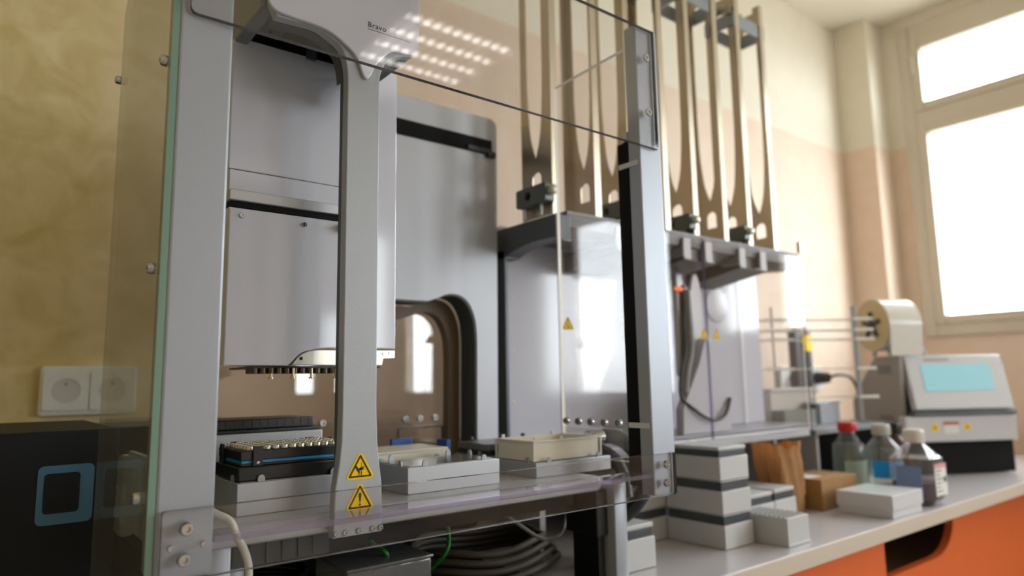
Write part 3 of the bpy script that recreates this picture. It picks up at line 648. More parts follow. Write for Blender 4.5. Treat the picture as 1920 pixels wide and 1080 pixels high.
# pale cable at the left
tag(obj('cable', MB().tube([(0.178, 0.10, 0.196), (0.176, 0.055, 0.190), (0.183, 0.03, 0.1835), (0.1925, 0.02, 0.1775), (0.199, 0.018, 0.162), (0.206, 0.02, 0.150), (0.211, 0.022, 0.130), (0.21, 0.03, 0.09), (0.20, 0.05, 0.03), (0.20, 0.08, 0.006)], 0.0034, 12), cablew), 'pale grey cable hanging in front of the deck beside the left post', 'cable')
# under the deck
T = thing('clear_box', 'clear plastic box on the bench in the dark under the deck', 'box', (0.40, 0.15, 0))
bx = MB().box(0.347, 0.455, 0.11, 0.20, 0.0034, 0.088, 0.002); obj('body', bx, clear('dull clear plastic', (0.45, 0.45, 0.42), 1.2, 0.1, 0.12), T)
obj('lid', MB().box(0.345, 0.457, 0.108, 0.202, 0.0885, 0.092, 0.001), clear('dull clear plastic', (0.45, 0.45, 0.42)), T)
for i, (pts, lab) in enumerate((([(0.393, 0.16, 0.118), (0.40, 0.155, 0.105), (0.412, 0.14, 0.09), (0.43, 0.22, 0.05), (0.44, 0.28, 0.006)], 'left of the two green cables under the deck'), ([(0.506, 0.16, 0.1195), (0.507, 0.152, 0.10), (0.497, 0.15, 0.075), (0.48, 0.21, 0.03), (0.46, 0.26, 0.008)], 'right of the two green cables under the deck'))):
    tag(obj('green_cable', MB().tube(pts, 0.0028, 8), green_m), lab, 'cable', 'green cables under the deck')
hc = MB()
for k in range(4):
    R0 = 0.13 - 0.008 * k; hc.tube([(0.66 + R0 * math.cos(a * PI / 12) * 1.1, 0.30 + R0 * 0.75 * math.sin(a * PI / 12), 0.0135 + 0.011 * k + 0.004 * math.sin(a)) for a in range(25)], 0.0055, 8, 3)
tag(obj('coiled_hose', hc, beige), 'coil of beige hose lying on the bench under the deck', 'hose')
tag(obj('hanging_cable', MB().tube([(0.60, 0.17, 0.119), (0.63, 0.16, 0.095), (0.665, 0.15, 0.072), (0.70, 0.15, 0.075), (0.72, 0.16, 0.100), (0.73, 0.17, 0.119)], 0.0028, 8), mat('grey cable', (120, 118, 116), 0.5)), 'grey cable drooping beneath the right half of the deck', 'cable')
bkc = MB()
for k in range(5): bkc.tube([(0.28 + 0.09 * math.cos(a * PI / 8 + k), 0.30 + 0.07 * math.sin(a * PI / 8 + k), 0.0085 + 0.012 * k) for a in range(15)], 0.005, 8, 3)
tag(obj('cable_bundle', bkc, black), 'loops of black cable on the bench under the left of the deck', 'cable')

# ------------------------------------------------------------------ left edge: casing, power unit, socket
T = thing('computer_tower', 'dark navy casing with a blue badge at the far left of the bench', 'computer', (0.02, 0.46, 0))
obj('casing', MB().box(-0.10, 0.147, 0.300, 0.60, 0.004, 0.249, 0.003), navy, T)
bd = obj('badge', MB().prism(rrect(0.070, 0.1235, 0.1480, 0.2115, 0.006), 0.2985, 0.2999, 'xz'), mat('badge blue', (62, 110, 146), 0.4), T, False)
obj('badge_mark', MB().prism(rrect(0.076, 0.110, 0.160, 0.203, 0.004), 0.2978, 0.2984, 'xz'), navy, bd, False)
for x in (-0.08, 0.12): obj('foot', box(x, x + 0.02, 0.32, 0.58, 0.0005, 0.0042), black, T, False)
T = thing('power_unit', 'dark box behind the glass side panel, right of the navy casing', 'electrical unit', (0.25, 0.60, 0))
obj('casing', MB().box(0.158, 0.33, 0.52, 0.70, 0.0005, 0.236, 0.003), mat('charcoal casing', (44, 44, 46), 0.5), T)
obj('top_plate', MB().box(0.160, 0.328, 0.522, 0.698, 0.2362, 0.2395, 0.001), dgray, T)
vs = MB()
for k in range(8): vs.box(0.18 + 0.016 * k, 0.188 + 0.016 * k, 0.5185, 0.5205, 0.03, 0.20)
obj('vent', vs, blackm, T, False)
T = thing('wall_socket', 'white double power socket on the wall above the navy casing', 'socket', (0.16, 0.795, 0.25))
yw = 0.7995
obj('frame', MB().prism(rrect(0.100, 0.2465, 0.250, 0.3345, 0.006), yw - 0.012, yw, 'xz', 0.003), sock_m, T)
for cx in (0.138, 0.2075):
    ins = obj('insert', cut_plate([rrect(cx - 0.0335, cx + 0.0335, 0.259, 0.3255, 0.005), arc(cx, 0.2925, 0.0215, 0, 345, 24)], yw - 0.0145, yw - 0.0122), sock_m, T, False)
    obj('well', MB().lathe([(0.0215, 0.0), (0.0200, -0.010), (0, -0.010)], (cx, yw - 0.0135, 0.2925), (0, -1, 0), 24), mat('socket shade', (206, 208, 206), 0.4), ins)
    for dx in (-0.0095, 0.0095): obj('pin_hole', MB().cyl((cx + dx, yw - 0.0050, 0.2925), (cx + dx, yw - 0.0030, 0.2925), 0.0028, n=12), ink, ins)
    obj('earth_pin', MB().cyl((cx, yw - 0.004, 0.3045), (cx, yw - 0.016, 0.3045), 0.0024, n=12), brass, ins)

# ------------------------------------------------------------------ raised shelf under the stacker
T = thing('raised_shelf', 'low grey shelf with open compartments carrying the plate stacker', 'shelf', (1.3, 0.45, 0))
obj('shelf_board', MB().box(0.79, 1.66, 0.285, 0.775, 0.150, 0.170, 0.002), satin, T)
for x in (0.80, 1.10, 1.40, 1.545, 1.74):
    obj('divider', MB().box(x, x + 0.013, 0.315, 0.7595, 0.0005, 0.1498 if x < 1.69 else 0.1455, 0.001), mat('divider grey', (176, 172, 172), 0.4), T)
obj('back_board', box(0.80, 2.15, 0.76, 0.775, 0.0005, 0.1495), dgray, T, False)
obj('extension_board', MB().box(1.725, 2.172, 0.305, 0.775, 0.146, 0.160, 0.002), mat('shelf grey', (140, 142, 148), 0.4), T)
obj('end_panel', MB().box(2.14, 2.153, 0.33, 0.775, 0.0005, 0.1455), dgray, T, False)

# ------------------------------------------------------------------ plate stacker
P = thing('plate_stacker', 'white plate stacker robot behind clear doors carrying four tall steel racks', 'laboratory robot', (1.2, 0.45, 0.17))
bkx = MB().box(0.805, 1.69, 0.425, 0.50, 0.178, 0.60, 0.003); obj('back_cover', bkx, whiteg, P)
obj('base_plate', MB().box(0.80, 1.72, 0.30, 0.62, 0.1705, 0.1775, 0.001), mat('base rail', (150, 150, 156), 0.35, 0.4), P)
for z in (0.457, 0.355, 0.255): screw('screw', (0.834, 0.4248, z), (0, -1, 0), 0.0035, P, cream, 0.001)
post = MB().box(0.797, 0.8045, 0.40, 0.46, 0.1778, 0.545, 0.001); obj('side_post', post, dgray, P)
armp = [(0.252, 0.588), (0.40, 0.588), (0.46, 0.588), (0.46, 0.53), (0.397, 0.53)] + bez([(0.397, 0.533), (0.37, 0.540), (0.33, 0.546), (0.29, 0.547), (0.252, 0.545)], 3)
obj('side_arm', MB().prism(armp, 0.797, 0.833, 'yz', 0.001), dgray, P)
shelfu = MB().prism([(0.30, 0.56), (0.62, 0.585), (0.62, 0.60), (0.26, 0.60), (0.265, 0.572)], 0.834, 1.62, 'yz')
obj('rack_deck', shelfu, mat('underside grey', (96, 92, 90), 0.35, 0.4), P)
d2 = MB()
for x in (1.03, 1.235, 1.44): d2.prism([(0.27, 0.545), (0.42, 0.520), (0.42, 0.5595), (0.31, 0.5595), (0.27, 0.572)], x - 0.06, x + 0.05, 'yz')
obj('rack_seat', d2, mat('seat shade', (70, 66, 64), 0.4, 0.3), P)
for x in (0.813, 0.958, 1.030, 1.1585, 1.2325, 1.3585, 1.4425):
    fz = [(x, 0.588), (x, 0.549)] + arc(x + 0.012, 0.549, 0.012, 180, 270, 4, 0.006) + [(x + 0.024, 0.543), (x + 0.024, 0.588)]
    obj('support_end', MB().prism(fz, 0.256, 0.2595, 'xz', 0.0006), whitem, P)
    obj('support_rib', MB().box(x + 0.002, x + 0.022, 0.2596, 0.31, 0.552, 0.586), mat('rib grey', (132, 130, 132), 0.4), P, False)
# acrylic doors
def door(x0, x1, sign):
    d = obj('door', sheet([(x0, 0.171), (x1, 0.171), (x1, 0.589), (x0, 0.589)], 0.2455, 0.2515), [acr, acr_edge], P, False)
    return d
D1 = door(0.797, 1.2105, 0); D1['label'] = 'left clear door with violet edge'
D2 = door(1.2135, 1.602, 0); D2['label'] = 'right clear door with violet edge'
def sign(parent, cx, cz, s):
    st = obj('warning_sticker', MB().prism(tri(cx, cz, s, s * 0.09), 0.2449, 0.2454, 'xz'), yellow, parent, False)
    obj('border', cut_plate([tri(cx, cz, s * 0.84, s * 0.03), tri(cx, cz, s * 0.66, s * 0.015)], 0.2446, 0.2449), ink, st, False)
    m = MB(); k = s
    for pts in ([(-0.14, -0.14), (0.14, -0.14), (0.14, -0.10), (-0.14, -0.10)], [(-0.12, 0.02), (-0.06, 0.06), (0.02, -0.05), (0.11, -0.02), (0.09, -0.08), (-0.03, -0.08)], [(-0.015, 0.22), (0.015, 0.22), (0.015, 0.04), (-0.015, 0.04)]):
        m.prism([(cx + a * k, cz + b * k) for a, b in pts], 0.2446, 0.2449, 'xz')
    obj('symbol', m, ink, st, False)
sign(D1, 0.814, 0.391, 0.029); sign(D1, 1.197, 0.385, 0.030); sign(D2, 1.2395, 0.385, 0.030); sign(D2, 1.590, 0.385, 0.030)
# gripper column inside
c = MB().box(1.222, 1.250, 0.330, 0.345, 0.30, 0.53, 0.006, 3); obj('robot_mast', c, satin, P)
obj('mast_cover', MB().prism(bez([(1.262, 0.30), (1.262, 0.47), (1.268, 0.515), (1.280, 0.530), (1.292, 0.515), (1.297, 0.47), (1.297, 0.30)], 4), 0.322, 0.3295, 'xz', 0.001), whitem, P)
bell = [(1.185, 0.179), (1.355, 0.179), (1.357, 0.232)] + bez([(1.357, 0.232), (1.345, 0.275), (1.322, 0.325), (1.300, 0.372), (1.285, 0.385), (1.270, 0.372), (1.248, 0.325), (1.215, 0.275), (1.188, 0.232)], 3)[1:]
obj('wrist_cover', MB().prism(bell, 0.300, 0.3205, 'xz', 0.002), whiteg, P)
obj('cable_tube', MB().tube([(1.238, 0.325, 0.50), (1.232, 0.322, 0.42), (1.228, 0.318, 0.36), (1.20, 0.312, 0.30), (1.192, 0.306, 0.255), (1.215, 0.294, 0.232), (1.25, 0.290, 0.213), (1.285, 0.288, 0.207), (1.32, 0.290, 0.218), (1.348, 0.296, 0.25)], 0.0042, 8), black, P)
obj('arm_sleeve', MB().tube([(1.245, 0.322, 0.49), (1.245, 0.320, 0.42), (1.243, 0.318, 0.36), (1.222, 0.315, 0.31), (1.208, 0.312, 0.265)], 0.011, 12), mat('sleeve grey', (120, 120, 122), 0.4), P)
obj('indicator', MB().cyl((1.228, 0.322, 0.4915), (1.205, 0.322, 0.4915), 0.0055, 0.003, n=14), led_m, P)
obj('lower_box', MB().box(1.13, 1.185, 0.33, 0.40, 0.179, 0.255, 0.002), dgreen, P)
obj('motor_cap', MB().lathe([(0.045, 0.0), (0.045, 0.002), (0.042, 0.003), (0, 0.003)], (1.50, 0.4248, 0.48), (0, -1, 0), 36), whitem, P)
obj('door_hinge', MB().box(1.60, 1.608, 0.245, 0.252, 0.605, 0.622).cyl((1.604, 0.2485, 0.60), (1.604, 0.2485, 0.627), 0.006, n=12), steel, P)
obj('end_guard', sheet([(0.2525, 0.171), (0.42, 0.171), (0.42, 0.589), (0.2525, 0.589)], 1.597, 1.602, 'yz'), [acr, acr_edgel], P, False)

# racks: two slotted steel side sheets joined by ties
def strip_slot(yc, zlo, zhi, w):
    return bez([(yc, zlo), (yc + w * 0.30, zlo + 0.045), (yc + w * 0.46, zlo + 0.13), (yc + w * 0.5, zlo + 0.22)], 4) + [(yc + w * 0.5, zhi - 0.03)] + arc(yc, zhi - 0.03, w * 0.5, 0, 180, 6)[1:-1] + [(yc - w * 0.5, zhi - 0.03)] + bez([(yc - w * 0.5, zlo + 0.22), (yc - w * 0.46, zlo + 0.13), (yc - w * 0.30, zlo + 0.045), (yc, zlo)], 4)[:-1]
def tongue(yc, z0, z1, w):
    return [(yc - w, z0), (yc + w, z0), (yc + w, z1 - w)] + arc(yc, z1 - w, w, 0, 180, 6)
Y0, Y1 = 0.268, 0.352; YC = 0.311
def rack(xl, xr):
    t = thing('stacking_rack', '', 'plate rack', ((xl + xr) / 2, YC, 0.592), 'steel plate racks on the stacker')
    for x in (xl, xr):
        ol = [(Y0, 0.592), (Y1, 0.592), (Y1, 1.235)] + arc(Y1 - 0.012, 1.235, 0.012, 0, 90, 4) + [(Y1 - 0.026, 1.247), (Y1 - 0.026, 1.232), (Y0 + 0.026, 1.232), (Y0 + 0.026, 1.247)] + arc(Y0 + 0.012, 1.235, 0.012, 90, 180, 4)
        pl_ = cut_plate([ol, strip_slot(YC, 0.704, 1.20, 0.046), tongue(YC - 0.002, 0.640, 0.678, 0.012)], x - 0.001, x + 0.001, 'yz')
        s_ = obj('side_sheet', pl_, rackst, t)
        sg = 1 if x == xl else -1
        for yy in (Y0, Y1): obj('flange', box(min(x, x + sg * 0.016), max(x, x + sg * 0.016), yy - 0.001, yy + 0.001, 0.592, 1.236), rackst, s_, False)
    for yy in (Y0 + 0.004, Y1 - 0.004):
        P_ = rrect(xl + 0.001, xr - 0.001, 1.150, 1.185, 0.002)
        obj('tie_bar', MB().prism(P_, yy - 0.002, yy + 0.002, 'xz'), mat('tie steel', (150, 158, 166), 0.35, 0.6), t, False)
    for x in (xl - 0.003, xr + 0.003):
        obj('top_strap', MB().box(x - 0.002, x + 0.002, Y0, Y1, 1.150, 1.185), mat('tie steel', (150, 158, 166)), t, False)
    hb = MB().tube([(xl - 0.005, Y1 - 0.01, 1.185), (xl - 0.006, Y1 - 0.012, 1.200), (xl - 0.007, Y0 + 0.035, 1.206), (xl - 0.007, Y0 + 0.02, 1.196)], 0.006, 8); hb.box(xl - 0.012, xl - 0.005, Y0 + 0.005, Y0 + 0.02, 1.18, 1.203, 0.002)
    obj('latch', hb, mat('latch beige', (176, 168, 150), 0.4, 0.4), t)
    bl = cut_plate([rrect(0.262, 0.345, 0.612, 0.646, 0.004), arc(0.312, 0.630, 0.0085, 0, 345, 20)], xl - 0.022, xl - 0.0015, 'yz')
    bo = obj('lock_block', bl, mat('block grey', (96, 102, 100), 0.4, 0.3), t)
    obj('bore', MB().cyl((xl - 0.012, 0.312, 0.630), (xl - 0.004, 0.312, 0.630), 0.0086, n=20), blackm, bo)
    obj('knob', MB().lathe([(0.008, 0), (0.009, 0.004), (0.009, 0.010), (0.006, 0.013), (0, 0.013)], (xl - 0.010, 0.262, 0.632), (0, -1, 0), 16), mat('knob pale', (196, 190, 178), 0.35, 0.3), bo)
    for yy in (0.330, 0.285): obj('pin', MB().cyl((xl - 0.012, yy, 0.590), (xl - 0.012, yy, 0.613), 0.0035, n=10), steel, t)
    return t
r0 = rack(0.806, 0.930)
labs = ['tall steel rack at the left end of the stacker, seen through the guard', 'second tall steel rack from the left, behind the right post of the guard', 'third tall steel rack from the left, just right of the guard post', 'tall steel rack at the right end of the stacker, nearest the window']
r0['label'] = labs[0]
for k in (1, 2, 3): copy_tree(r0, None, (0.204 * k, 0, 0), labs[k])

# ------------------------------------------------------------------ things on the bench, right
def tip_box(name, x0, x1, y0, y1, z0, h, label, lid='band', group='stacked tip boxes', bodym=None):
    t = thing(name, label, 'pipette tip box', ((x0 + x1) / 2, (y0 + y1) / 2, z0), group)
    zb = z0 + h * (0.70 if lid else 1.0)
    b = MB().box(x0, x1, y0, y1, z0 + 0.0003, zb, 0.0015, taper=(0.0055, 0.0055)); obj('body', b, bodym or boxtr, t)
    rr = MB()
    for k in range(9):
        x = x0 + 0.006 + k * (x1 - x0 - 0.012) / 8; rr.box(x - 0.0005, x + 0.0005, y0 + 0.0003, y0 + 0.006, z0 + 0.004, zb - 0.002)
    for k in range(13):
        y = y0 + 0.006 + k * (y1 - y0 - 0.012) / 12; rr.box(x0 + 0.0003, x0 + 0.006, y - 0.0005, y + 0.0005, z0 + 0.004, zb - 0.002)
    obj('rib', rr, bodym or boxtr, t, False)
    if lid:
        obj('band', MB().box(x0 + 0.003, x1 - 0.003, y0 + 0.003, y1 - 0.003, zb, zb + h * (0.27 if lid == 'band' else 0.20), 0.001), lidgray, t)
        if lid == 'lid': obj('lid', MB().box(x0 + 0.002, x1 - 0.002, y0 + 0.002, y1 - 0.002, zb + h * 0.205, zb + h * 0.31, 0.0015), boxtr, t)
        else: obj('foot_rim', MB().box(x0 + 0.001, x1 - 0.001, y0 + 0.001, y1 - 0.001, zb + h * 0.27, zb + h * 0.295, 0.0005), boxtr, t)
    return t
H0 = 0.0575
for k in range(3):
    e = 0.0015 * k
    tip_box('tip_box', 1.052 + e * 0 - e, 1.138 - e, 0.118 + e * 0.4, 0.244 - e, 0.0004 + k * (H0 + 0.0004), H0, ('bottom tip box of the tall stack right of the guard post', 'middle tip box of the tall stack right of the guard post', 'top tip box of the tall stack right of the guard post')[k], 'lid' if k == 2 else 'band')
for k in range(2):
    tip_box('tip_box', 0.972, 1.058, 0.2465, 0.373, 0.0004 + k * (H0 + 0.0004), H0, ('lower tip box half hidden behind the guard post, under its twin', 'upper tip box half hidden behind the guard post, resting on its twin')[k], 'band' if k == 0 else 'lid')
tip_box('tip_box', 0.800, 0.886, 0.132, 0.225, 0.0004, 0.068, 'single tip box by the front leg of the deck, left of the tall stack', 'lid', 'single tip boxes')
tip_box('tip_box', 1.207, 1.292, 0.168, 0.295, 0.0004, 0.068, 'left of two low lidded tip boxes behind the frosted rack', 'lid', 'low lidded tip boxes')
tip_box('tip_box', 1.2945, 1.373, 0.168, 0.295, 0.0004, 0.070, 'right of two low lidded tip boxes, beside the paper bag', 'lid', 'low lidded tip boxes')
T = thing('tip_rack', 'open frosted tip rack without lid in front of the tall stack', 'pipette tip rack', (1.187, 0.1, 0))
b = MB().box(1.148, 1.219, 0.057, 0.16, 0.0004, 0.049, 0.0015, taper=(0.004, 0.004)); obj('body', b, boxtr, T)
fl_ = MB().box(1.147, 1.220, 0.056, 0.161, 0.0004, 0.005, 0.001); obj('foot_flange', fl_, boxtr, T)
tr = MB()
for i in range(8):
    for j in range(10): tr.lathe([(0.0032, 0.0488), (0.0032, 0.0512), (0.002, 0.0512), (0.002, 0.0495)], (1.1545 + i * 0.0083, 0.0665 + j * 0.0092, 0), (0, 0, 1), 8)
so = obj('tip_socket', tr, boxtr, T); so['kind'] = 'stuff'

# paper bag: crumpled open sack
bm_ = MB(); t = bmesh.new(); rows = 15; n = 44; rings = []
for r in range(rows):
    u = r / (rows - 1); ring = []
    for k in range(n):
        w = 2 * PI * k / n; e = 6
        q = 1 / ((abs(math.cos(w)) ** e + abs(math.sin(w)) ** e) ** (1 / e))
        hx, hy = 0.0430 + 0.004 * math.sin(3 * u), 0.032 + 0.006 * u
        cr = 0.0030 * u * math.sin(5 * w + 3 * u) + 0.0022 * math.sin(9 * w + 7 * u) * (0.3 + u) + random.uniform(-1, 1) * 0.0012
        x = 1.434 + (hx + cr) * q * math.cos(w) - 0.004 * u; y = 0.236 + (hy + cr) * q * math.sin(w)
        z = 0.0005 + 0.148 * u
        if r == rows - 1: z += 0.005 * math.sin(2 * w + 2.2) + 0.003 * math.sin(7 * w)
        elif r > rows - 4: z += (0.005 * math.sin(2 * w + 2.2)) * (r - rows + 4) / 3
        ring.append(t.verts.new((x, y, z)))
    rings.append(ring)
for a, b in zip(rings, rings[1:]):
    for k in range(n): t.faces.new((a[k], a[(k + 1) % n], b[(k + 1) % n], b[k]))
t.faces.new(rings[0][::-1]); bmesh.ops.solidify(t, geom=t.faces[:], thickness=0.0012)
bm_._merge(t)
tag(obj('paper_bag', bm_, paper, None, True, 25), 'crumpled open brown paper bag standing beside the cardboard box', 'paper bag')
# carton
T = thing('cardboard_box', 'small brown cardboard box with a white address label on top', 'cardboard box', (1.58, 0.25, 0))
obj('carton', MB().box(1.506, 1.668, 0.183, 0.285, 0.0004, 0.066, 0.001), card, T)
for ya in (0.184, 0.2345): obj('flap', box(1.507, 1.667, ya, ya + 0.0492, 0.0662, 0.0675), card, T, False)
lb_ = obj('label', box(1.512, 1.57, 0.215, 0.262, 0.0676, 0.0680), label_w, T, False)
obj('tape', box(1.5, 1.6695, 0.226, 0.242, 0.0681, 0.0683), card, T, False) if False else None
# white box
T = thing('lidded_box', 'low white lidded box on the worktop near the front edge', 'box', (1.59, 0.1, 0))
obj('base', MB().box(1.5265, 1.6685, 0.045, 0.158, 0.0004, 0.024, 0.001), whitem, T)
obj('lid', MB().box(1.5235, 1.6715, 0.042, 0.161, 0.0165, 0.0475, 0.0012), whitem, T)
obj('lid_print', box(1.56, 1.64, 0.08, 0.145, 0.0476, 0.0478), mat('pale mint print', (200, 216, 208), 0.3), T, False)

def bottle(name, label, cx, cy, R, Hh, glass, capm, capr, caph, band=None, liq=None, sq=0.0, z0=0.0005, shoulder=0.62):
    t = thing(name, label, 'bottle', (cx, cy, z0), 'reagent bottles')
    hs = Hh * shoulder; nk = capr * 0.86; zc = Hh - caph
    # body as rings; square bottles blend to a round neck
    mb = MB(); c = (cx, cy, z0)
    if sq:
        mb.lathe([(R * 0.9, 0), (R, 0.006), (R, hs)], c, (0, 0, 1), 40, sq)
        tt = bmesh.new(); A = []; rows_ = 9; n = 40
        for r in range(rows_):
            u = r / (rows_ - 1); rr = R + (nk - R) * (u ** 0.8); e = 2 + 6 * sq * (1 - u)
            A.append([tt.verts.new((cx + rr / ((abs(math.cos(2 * PI * i / n)) ** e + abs(math.sin(2 * PI * i / n)) ** e) ** (1 / e)) * math.cos(2 * PI * i / n), cy + rr / ((abs(math.cos(2 * PI * i / n)) ** e + abs(math.sin(2 * PI * i / n)) ** e) ** (1 / e)) * math.sin(2 * PI * i / n), z0 + hs + (zc - hs) * u)) for i in range(n)])
        for a, b in zip(A, A[1:]):
            for i in range(n): tt.faces.new((a[i], a[(i + 1) % n], b[(i + 1) % n], b[i]))
        mb._merge(tt)
    else:
        mb.lathe([(R * 0.88, 0), (R, 0.008), (R, hs), (R * 0.93, hs + 0.012), (R * 0.68, hs + (zc - hs) * 0.55), (nk * 1.05, zc - 0.008), (nk, zc), (nk, Hh - 0.004)], c, (0, 0, 1), 40)
    obj('body', mb, glass, t)
    cm = MB().lathe([(capr * 0.96, zc), (capr, zc + 0.003), (capr, Hh - 0.004), (capr * 0.9, Hh), (0, Hh)], c, (0, 0, 1), 32)
    for k in range(24):
        w = 2 * PI * k / 24; cm.cyl((cx + capr * math.cos(w), cy + capr * math.sin(w), z0 + zc + 0.003), (cx + capr * math.cos(w), cy + capr * math.sin(w), z0 + Hh - 0.005), 0.0009, n=6)
    obj('cap', cm, capm, t)
    if liq: obj('liquid', MB().lathe([(R * 0.84, 0.004), (R * 0.94, 0.012), (R * 0.94, liq[0]), (0, liq[0])], c, (0, 0, 1), 36, sq), liq[1], t)
    if band:
        for (za, zb, m, a0, a1) in band:
            mb = MB(); tt = bmesh.new(); A = []; k0 = 24
            for i in range(k0 + 1):
                w = math.radians(a0 + (a1 - a0) * i / k0); e = 2 + 6 * sq; kk = 1 / ((abs(math.cos(w)) ** e + abs(math.sin(w)) ** e) ** (1 / e)) if sq else 1
                A.append([tt.verts.new((cx + (R + 0.0006) * kk * math.cos(w), cy + (R + 0.0006) * kk * math.sin(w), z0 + z)) for z in (za, zb)])
            for a, b in zip(A, A[1:]): tt.faces.new((a[0], b[0], b[1], a[1]))
            bmesh.ops.solidify(tt, geom=tt.faces[:], thickness=0.0002); mb._merge(tt); obj('label', mb, m, t)
    return t
bottle('reagent_bottle', 'clear round glass bottle with a red screw cap', 1.780, 0.252, 0.0393, 0.1785, glassb, redcap, 0.0215, 0.024, [(0.03, 0.085, mat('pale green label', (186, 200, 184), 0.5), 190, 320)], (0.125, liquid))
bottle('reagent_bottle', 'clear glass bottle with grey cap and bright blue label', 1.850, 0.1995, 0.0436, 0.171, glassb, mat('grey cap', (190, 190, 180), 0.4), 0.0215, 0.026, [(0.042, 0.082, label_b, 170, 300), (0.03, 0.0415, label_w, 170, 300)], (0.11, liquid), shoulder=0.60)
bottle('reagent_bottle', 'brown amber glass bottle behind the blue labelled bottle', 2.000, 0.235, 0.042, 0.166, amber, black, 0.020, 0.028, None, None, shoulder=0.60)
bq = bottle('reagent_bottle', 'square clear plastic bottle with a white cap and printed paper label', 1.765, 0.088, 0.046, 0.168, petb, mat('white cap', (226, 216, 208), 0.4), 0.0225, 0.030, None, (0.05, clear('dark violet liquid', (0.35, 0.25, 0.32), 0.5)), sq=0.7, shoulder=0.62)
obj('label', box(1.742, 1.805, 0.0405, 0.0412, 0.022, 0.092), label_w, bq, False)
pb = obj('label_header', box(1.742, 1.805, 0.0400, 0.0404, 0.083, 0.092), label_p, bq, False)
pr_ = MB()
for k, w in enumerate((0.030, 0.022, 0.034, 0.026, 0.018, 0.030)): pr_.box(1.747, 1.747 + w, 0.0400, 0.0404, 0.076 - k * 0.009, 0.078 - k * 0.009)
pr_.box(1.788, 1.800, 0.0400, 0.0404, 0.050, 0.062); pq = obj('label_print', pr_, ink, bq, False)
obj('side_label', box(1.7180, 1.7186, 0.060, 0.115, 0.025, 0.088), mat('blue print label', (120, 140, 180), 0.5), bq, False)

# ------------------------------------------------------------------ plate sealer with film roll
SE = thing('plate_sealer', 'grey plate sealer with touch screen and a film roll on top', 'plate sealer', (2.2, 0.29, 0))
D = 1.42      # the case is this much deeper than its outline below
sp = [(0.29 + (a - 0.29) * D, b) for a, b in [(0.2905, 0.004), (0.4515, 0.004), (0.4515, 0.215), (0.437, 0.240), (0.364, 0.354), (0.286, 0.354), (0.2905, 0.20)]]
obj('side_panel', MB().prism(sp, 2.200, 2.2145, 'yz', 0.001), sealergray, SE)
for z0_, y0_ in ((0.300, 0.32), (0.150, 0.33)):
    for k in range(4): obj('vent', box(2.1990, 2.2000, y0_, y0_ + 0.06, z0_ + k * 0.007, z0_ + 0.003 + k * 0.007), dgray, SE, False)
bp_ = [(0.29 + (a - 0.29) * D, b) for a, b in [(0.296, 0.004), (0.4515, 0.004), (0.4515, 0.215), (0.437, 0.238), (0.364, 0.350), (0.296, 0.350)]]
obj('body', MB().prism(bp_, 2.215, 2.56, 'yz', 0.001), sealergray, SE)
th = math.radians(-12); fm = Matrix.Translation((0, 0.262, 0.192)) @ Matrix.Rotation(th, 4, 'X')
def leaning(b, r=0.002): return MB().box(*b, r, mtx=fm)
SB = obj('screen_bezel', leaning((2.222, 2.55, -0.004, 0.018, 0.0, 0.165), 0.004), sealerlt, SE)
obj('screen', leaning((2.268, 2.50, -0.0052, -0.0038, 0.055, 0.135), 0), screen_m, SB, False)
obj('key_strip', leaning((2.285, 2.37, -0.0055, -0.0038, 0.148, 0.154), 0.0008), sealergray, SB, False)
obj('bezel_base', MB().box(2.216, 2.56, 0.262, 0.296, 0.174, 0.188, 0.003), dgray, SE)
obj('throat', box(2.215, 2.56, 0.2965, 0.299, 0.188, 0.35), dgray, SE, False)
FB = obj('front_panel', MB().box(2.190, 2.56, 0.268, 0.2955, 0.098, 0.1735, 0.003), sealerlt, SE)
def tiny_sign(cx, cz, s):
    st = obj('warning_sticker', MB().prism(tri(cx, cz, s, s * 0.08), 0.2672, 0.2678, 'xz'), yellow, FB, False)
    obj('symbol', MB().prism(tri(cx, cz - s * 0.02, s * 0.3, s * 0.03), 0.2668, 0.2671, 'xz'), ink, st, False)
tiny_sign(2.285, 0.140, 0.030); tiny_sign(2.392, 0.140, 0.030)
obj('notice', box(2.315, 2.362, 0.2672, 0.2678, 0.122, 0.152), label_w, FB, False)
obj('notice_header', box(2.313, 2.364, 0.2668, 0.2671, 0.147, 0.156), mat('red brown print', (190, 80, 60), 0.5), FB, False)
obj('lower_front', box(2.2146, 2.56, 0.2900, 0.2955, 0.004, 0.0975), blackm, SE, False)
RX, ry, rz, rr_ = 2.174, 0.356, 0.450, 0.081
for x in (RX - 0.014, RX + 0.128):
    for q in ([(0.37, 0.3545), (0.385, 0.3545), (ry + 0.006, rz + 0.004), (ry - 0.006, rz + 0.008)], [(0.295, 0.3545), (0.31, 0.3545), (ry + 0.005, rz), (ry - 0.007, rz)]):
        obj('roll_stand', MB().prism(q, x + (0.04 if x < RX else 0) - 0.004, x + (0.04 if x < RX else 0) + 0.004, 'yz') if x > RX else MB().prism(q, x + 0.0265, x + 0.0325, 'yz'), mat('stand steel', (150, 152, 156), 0.4, 0.5), SE)
fr_ = MB().lathe([(0.060, 0.0), (rr_, 0.0), (rr_, 0.108), (0.060, 0.108)], (RX, ry, rz), (1, 0, 0), 48); FR = obj('film_roll', fr_, film_m, SE); FR['label'] = 'roll of pale translucent sealing film'
obj('roll_face', MB().lathe([(0.0605, -0.0010), (rr_ - 0.001, -0.0010), (rr_ - 0.001, -0.0003), (0.0605, -0.0003)], (RX, ry, rz), (1, 0, 0), 48), kraftcore, FR)
obj('roll_core', MB().lathe([(0.0590, 0.002), (0.0590, 0.014), (0.0, 0.014)], (RX, ry, rz), (1, 0, 0), 32), dgray, FR)
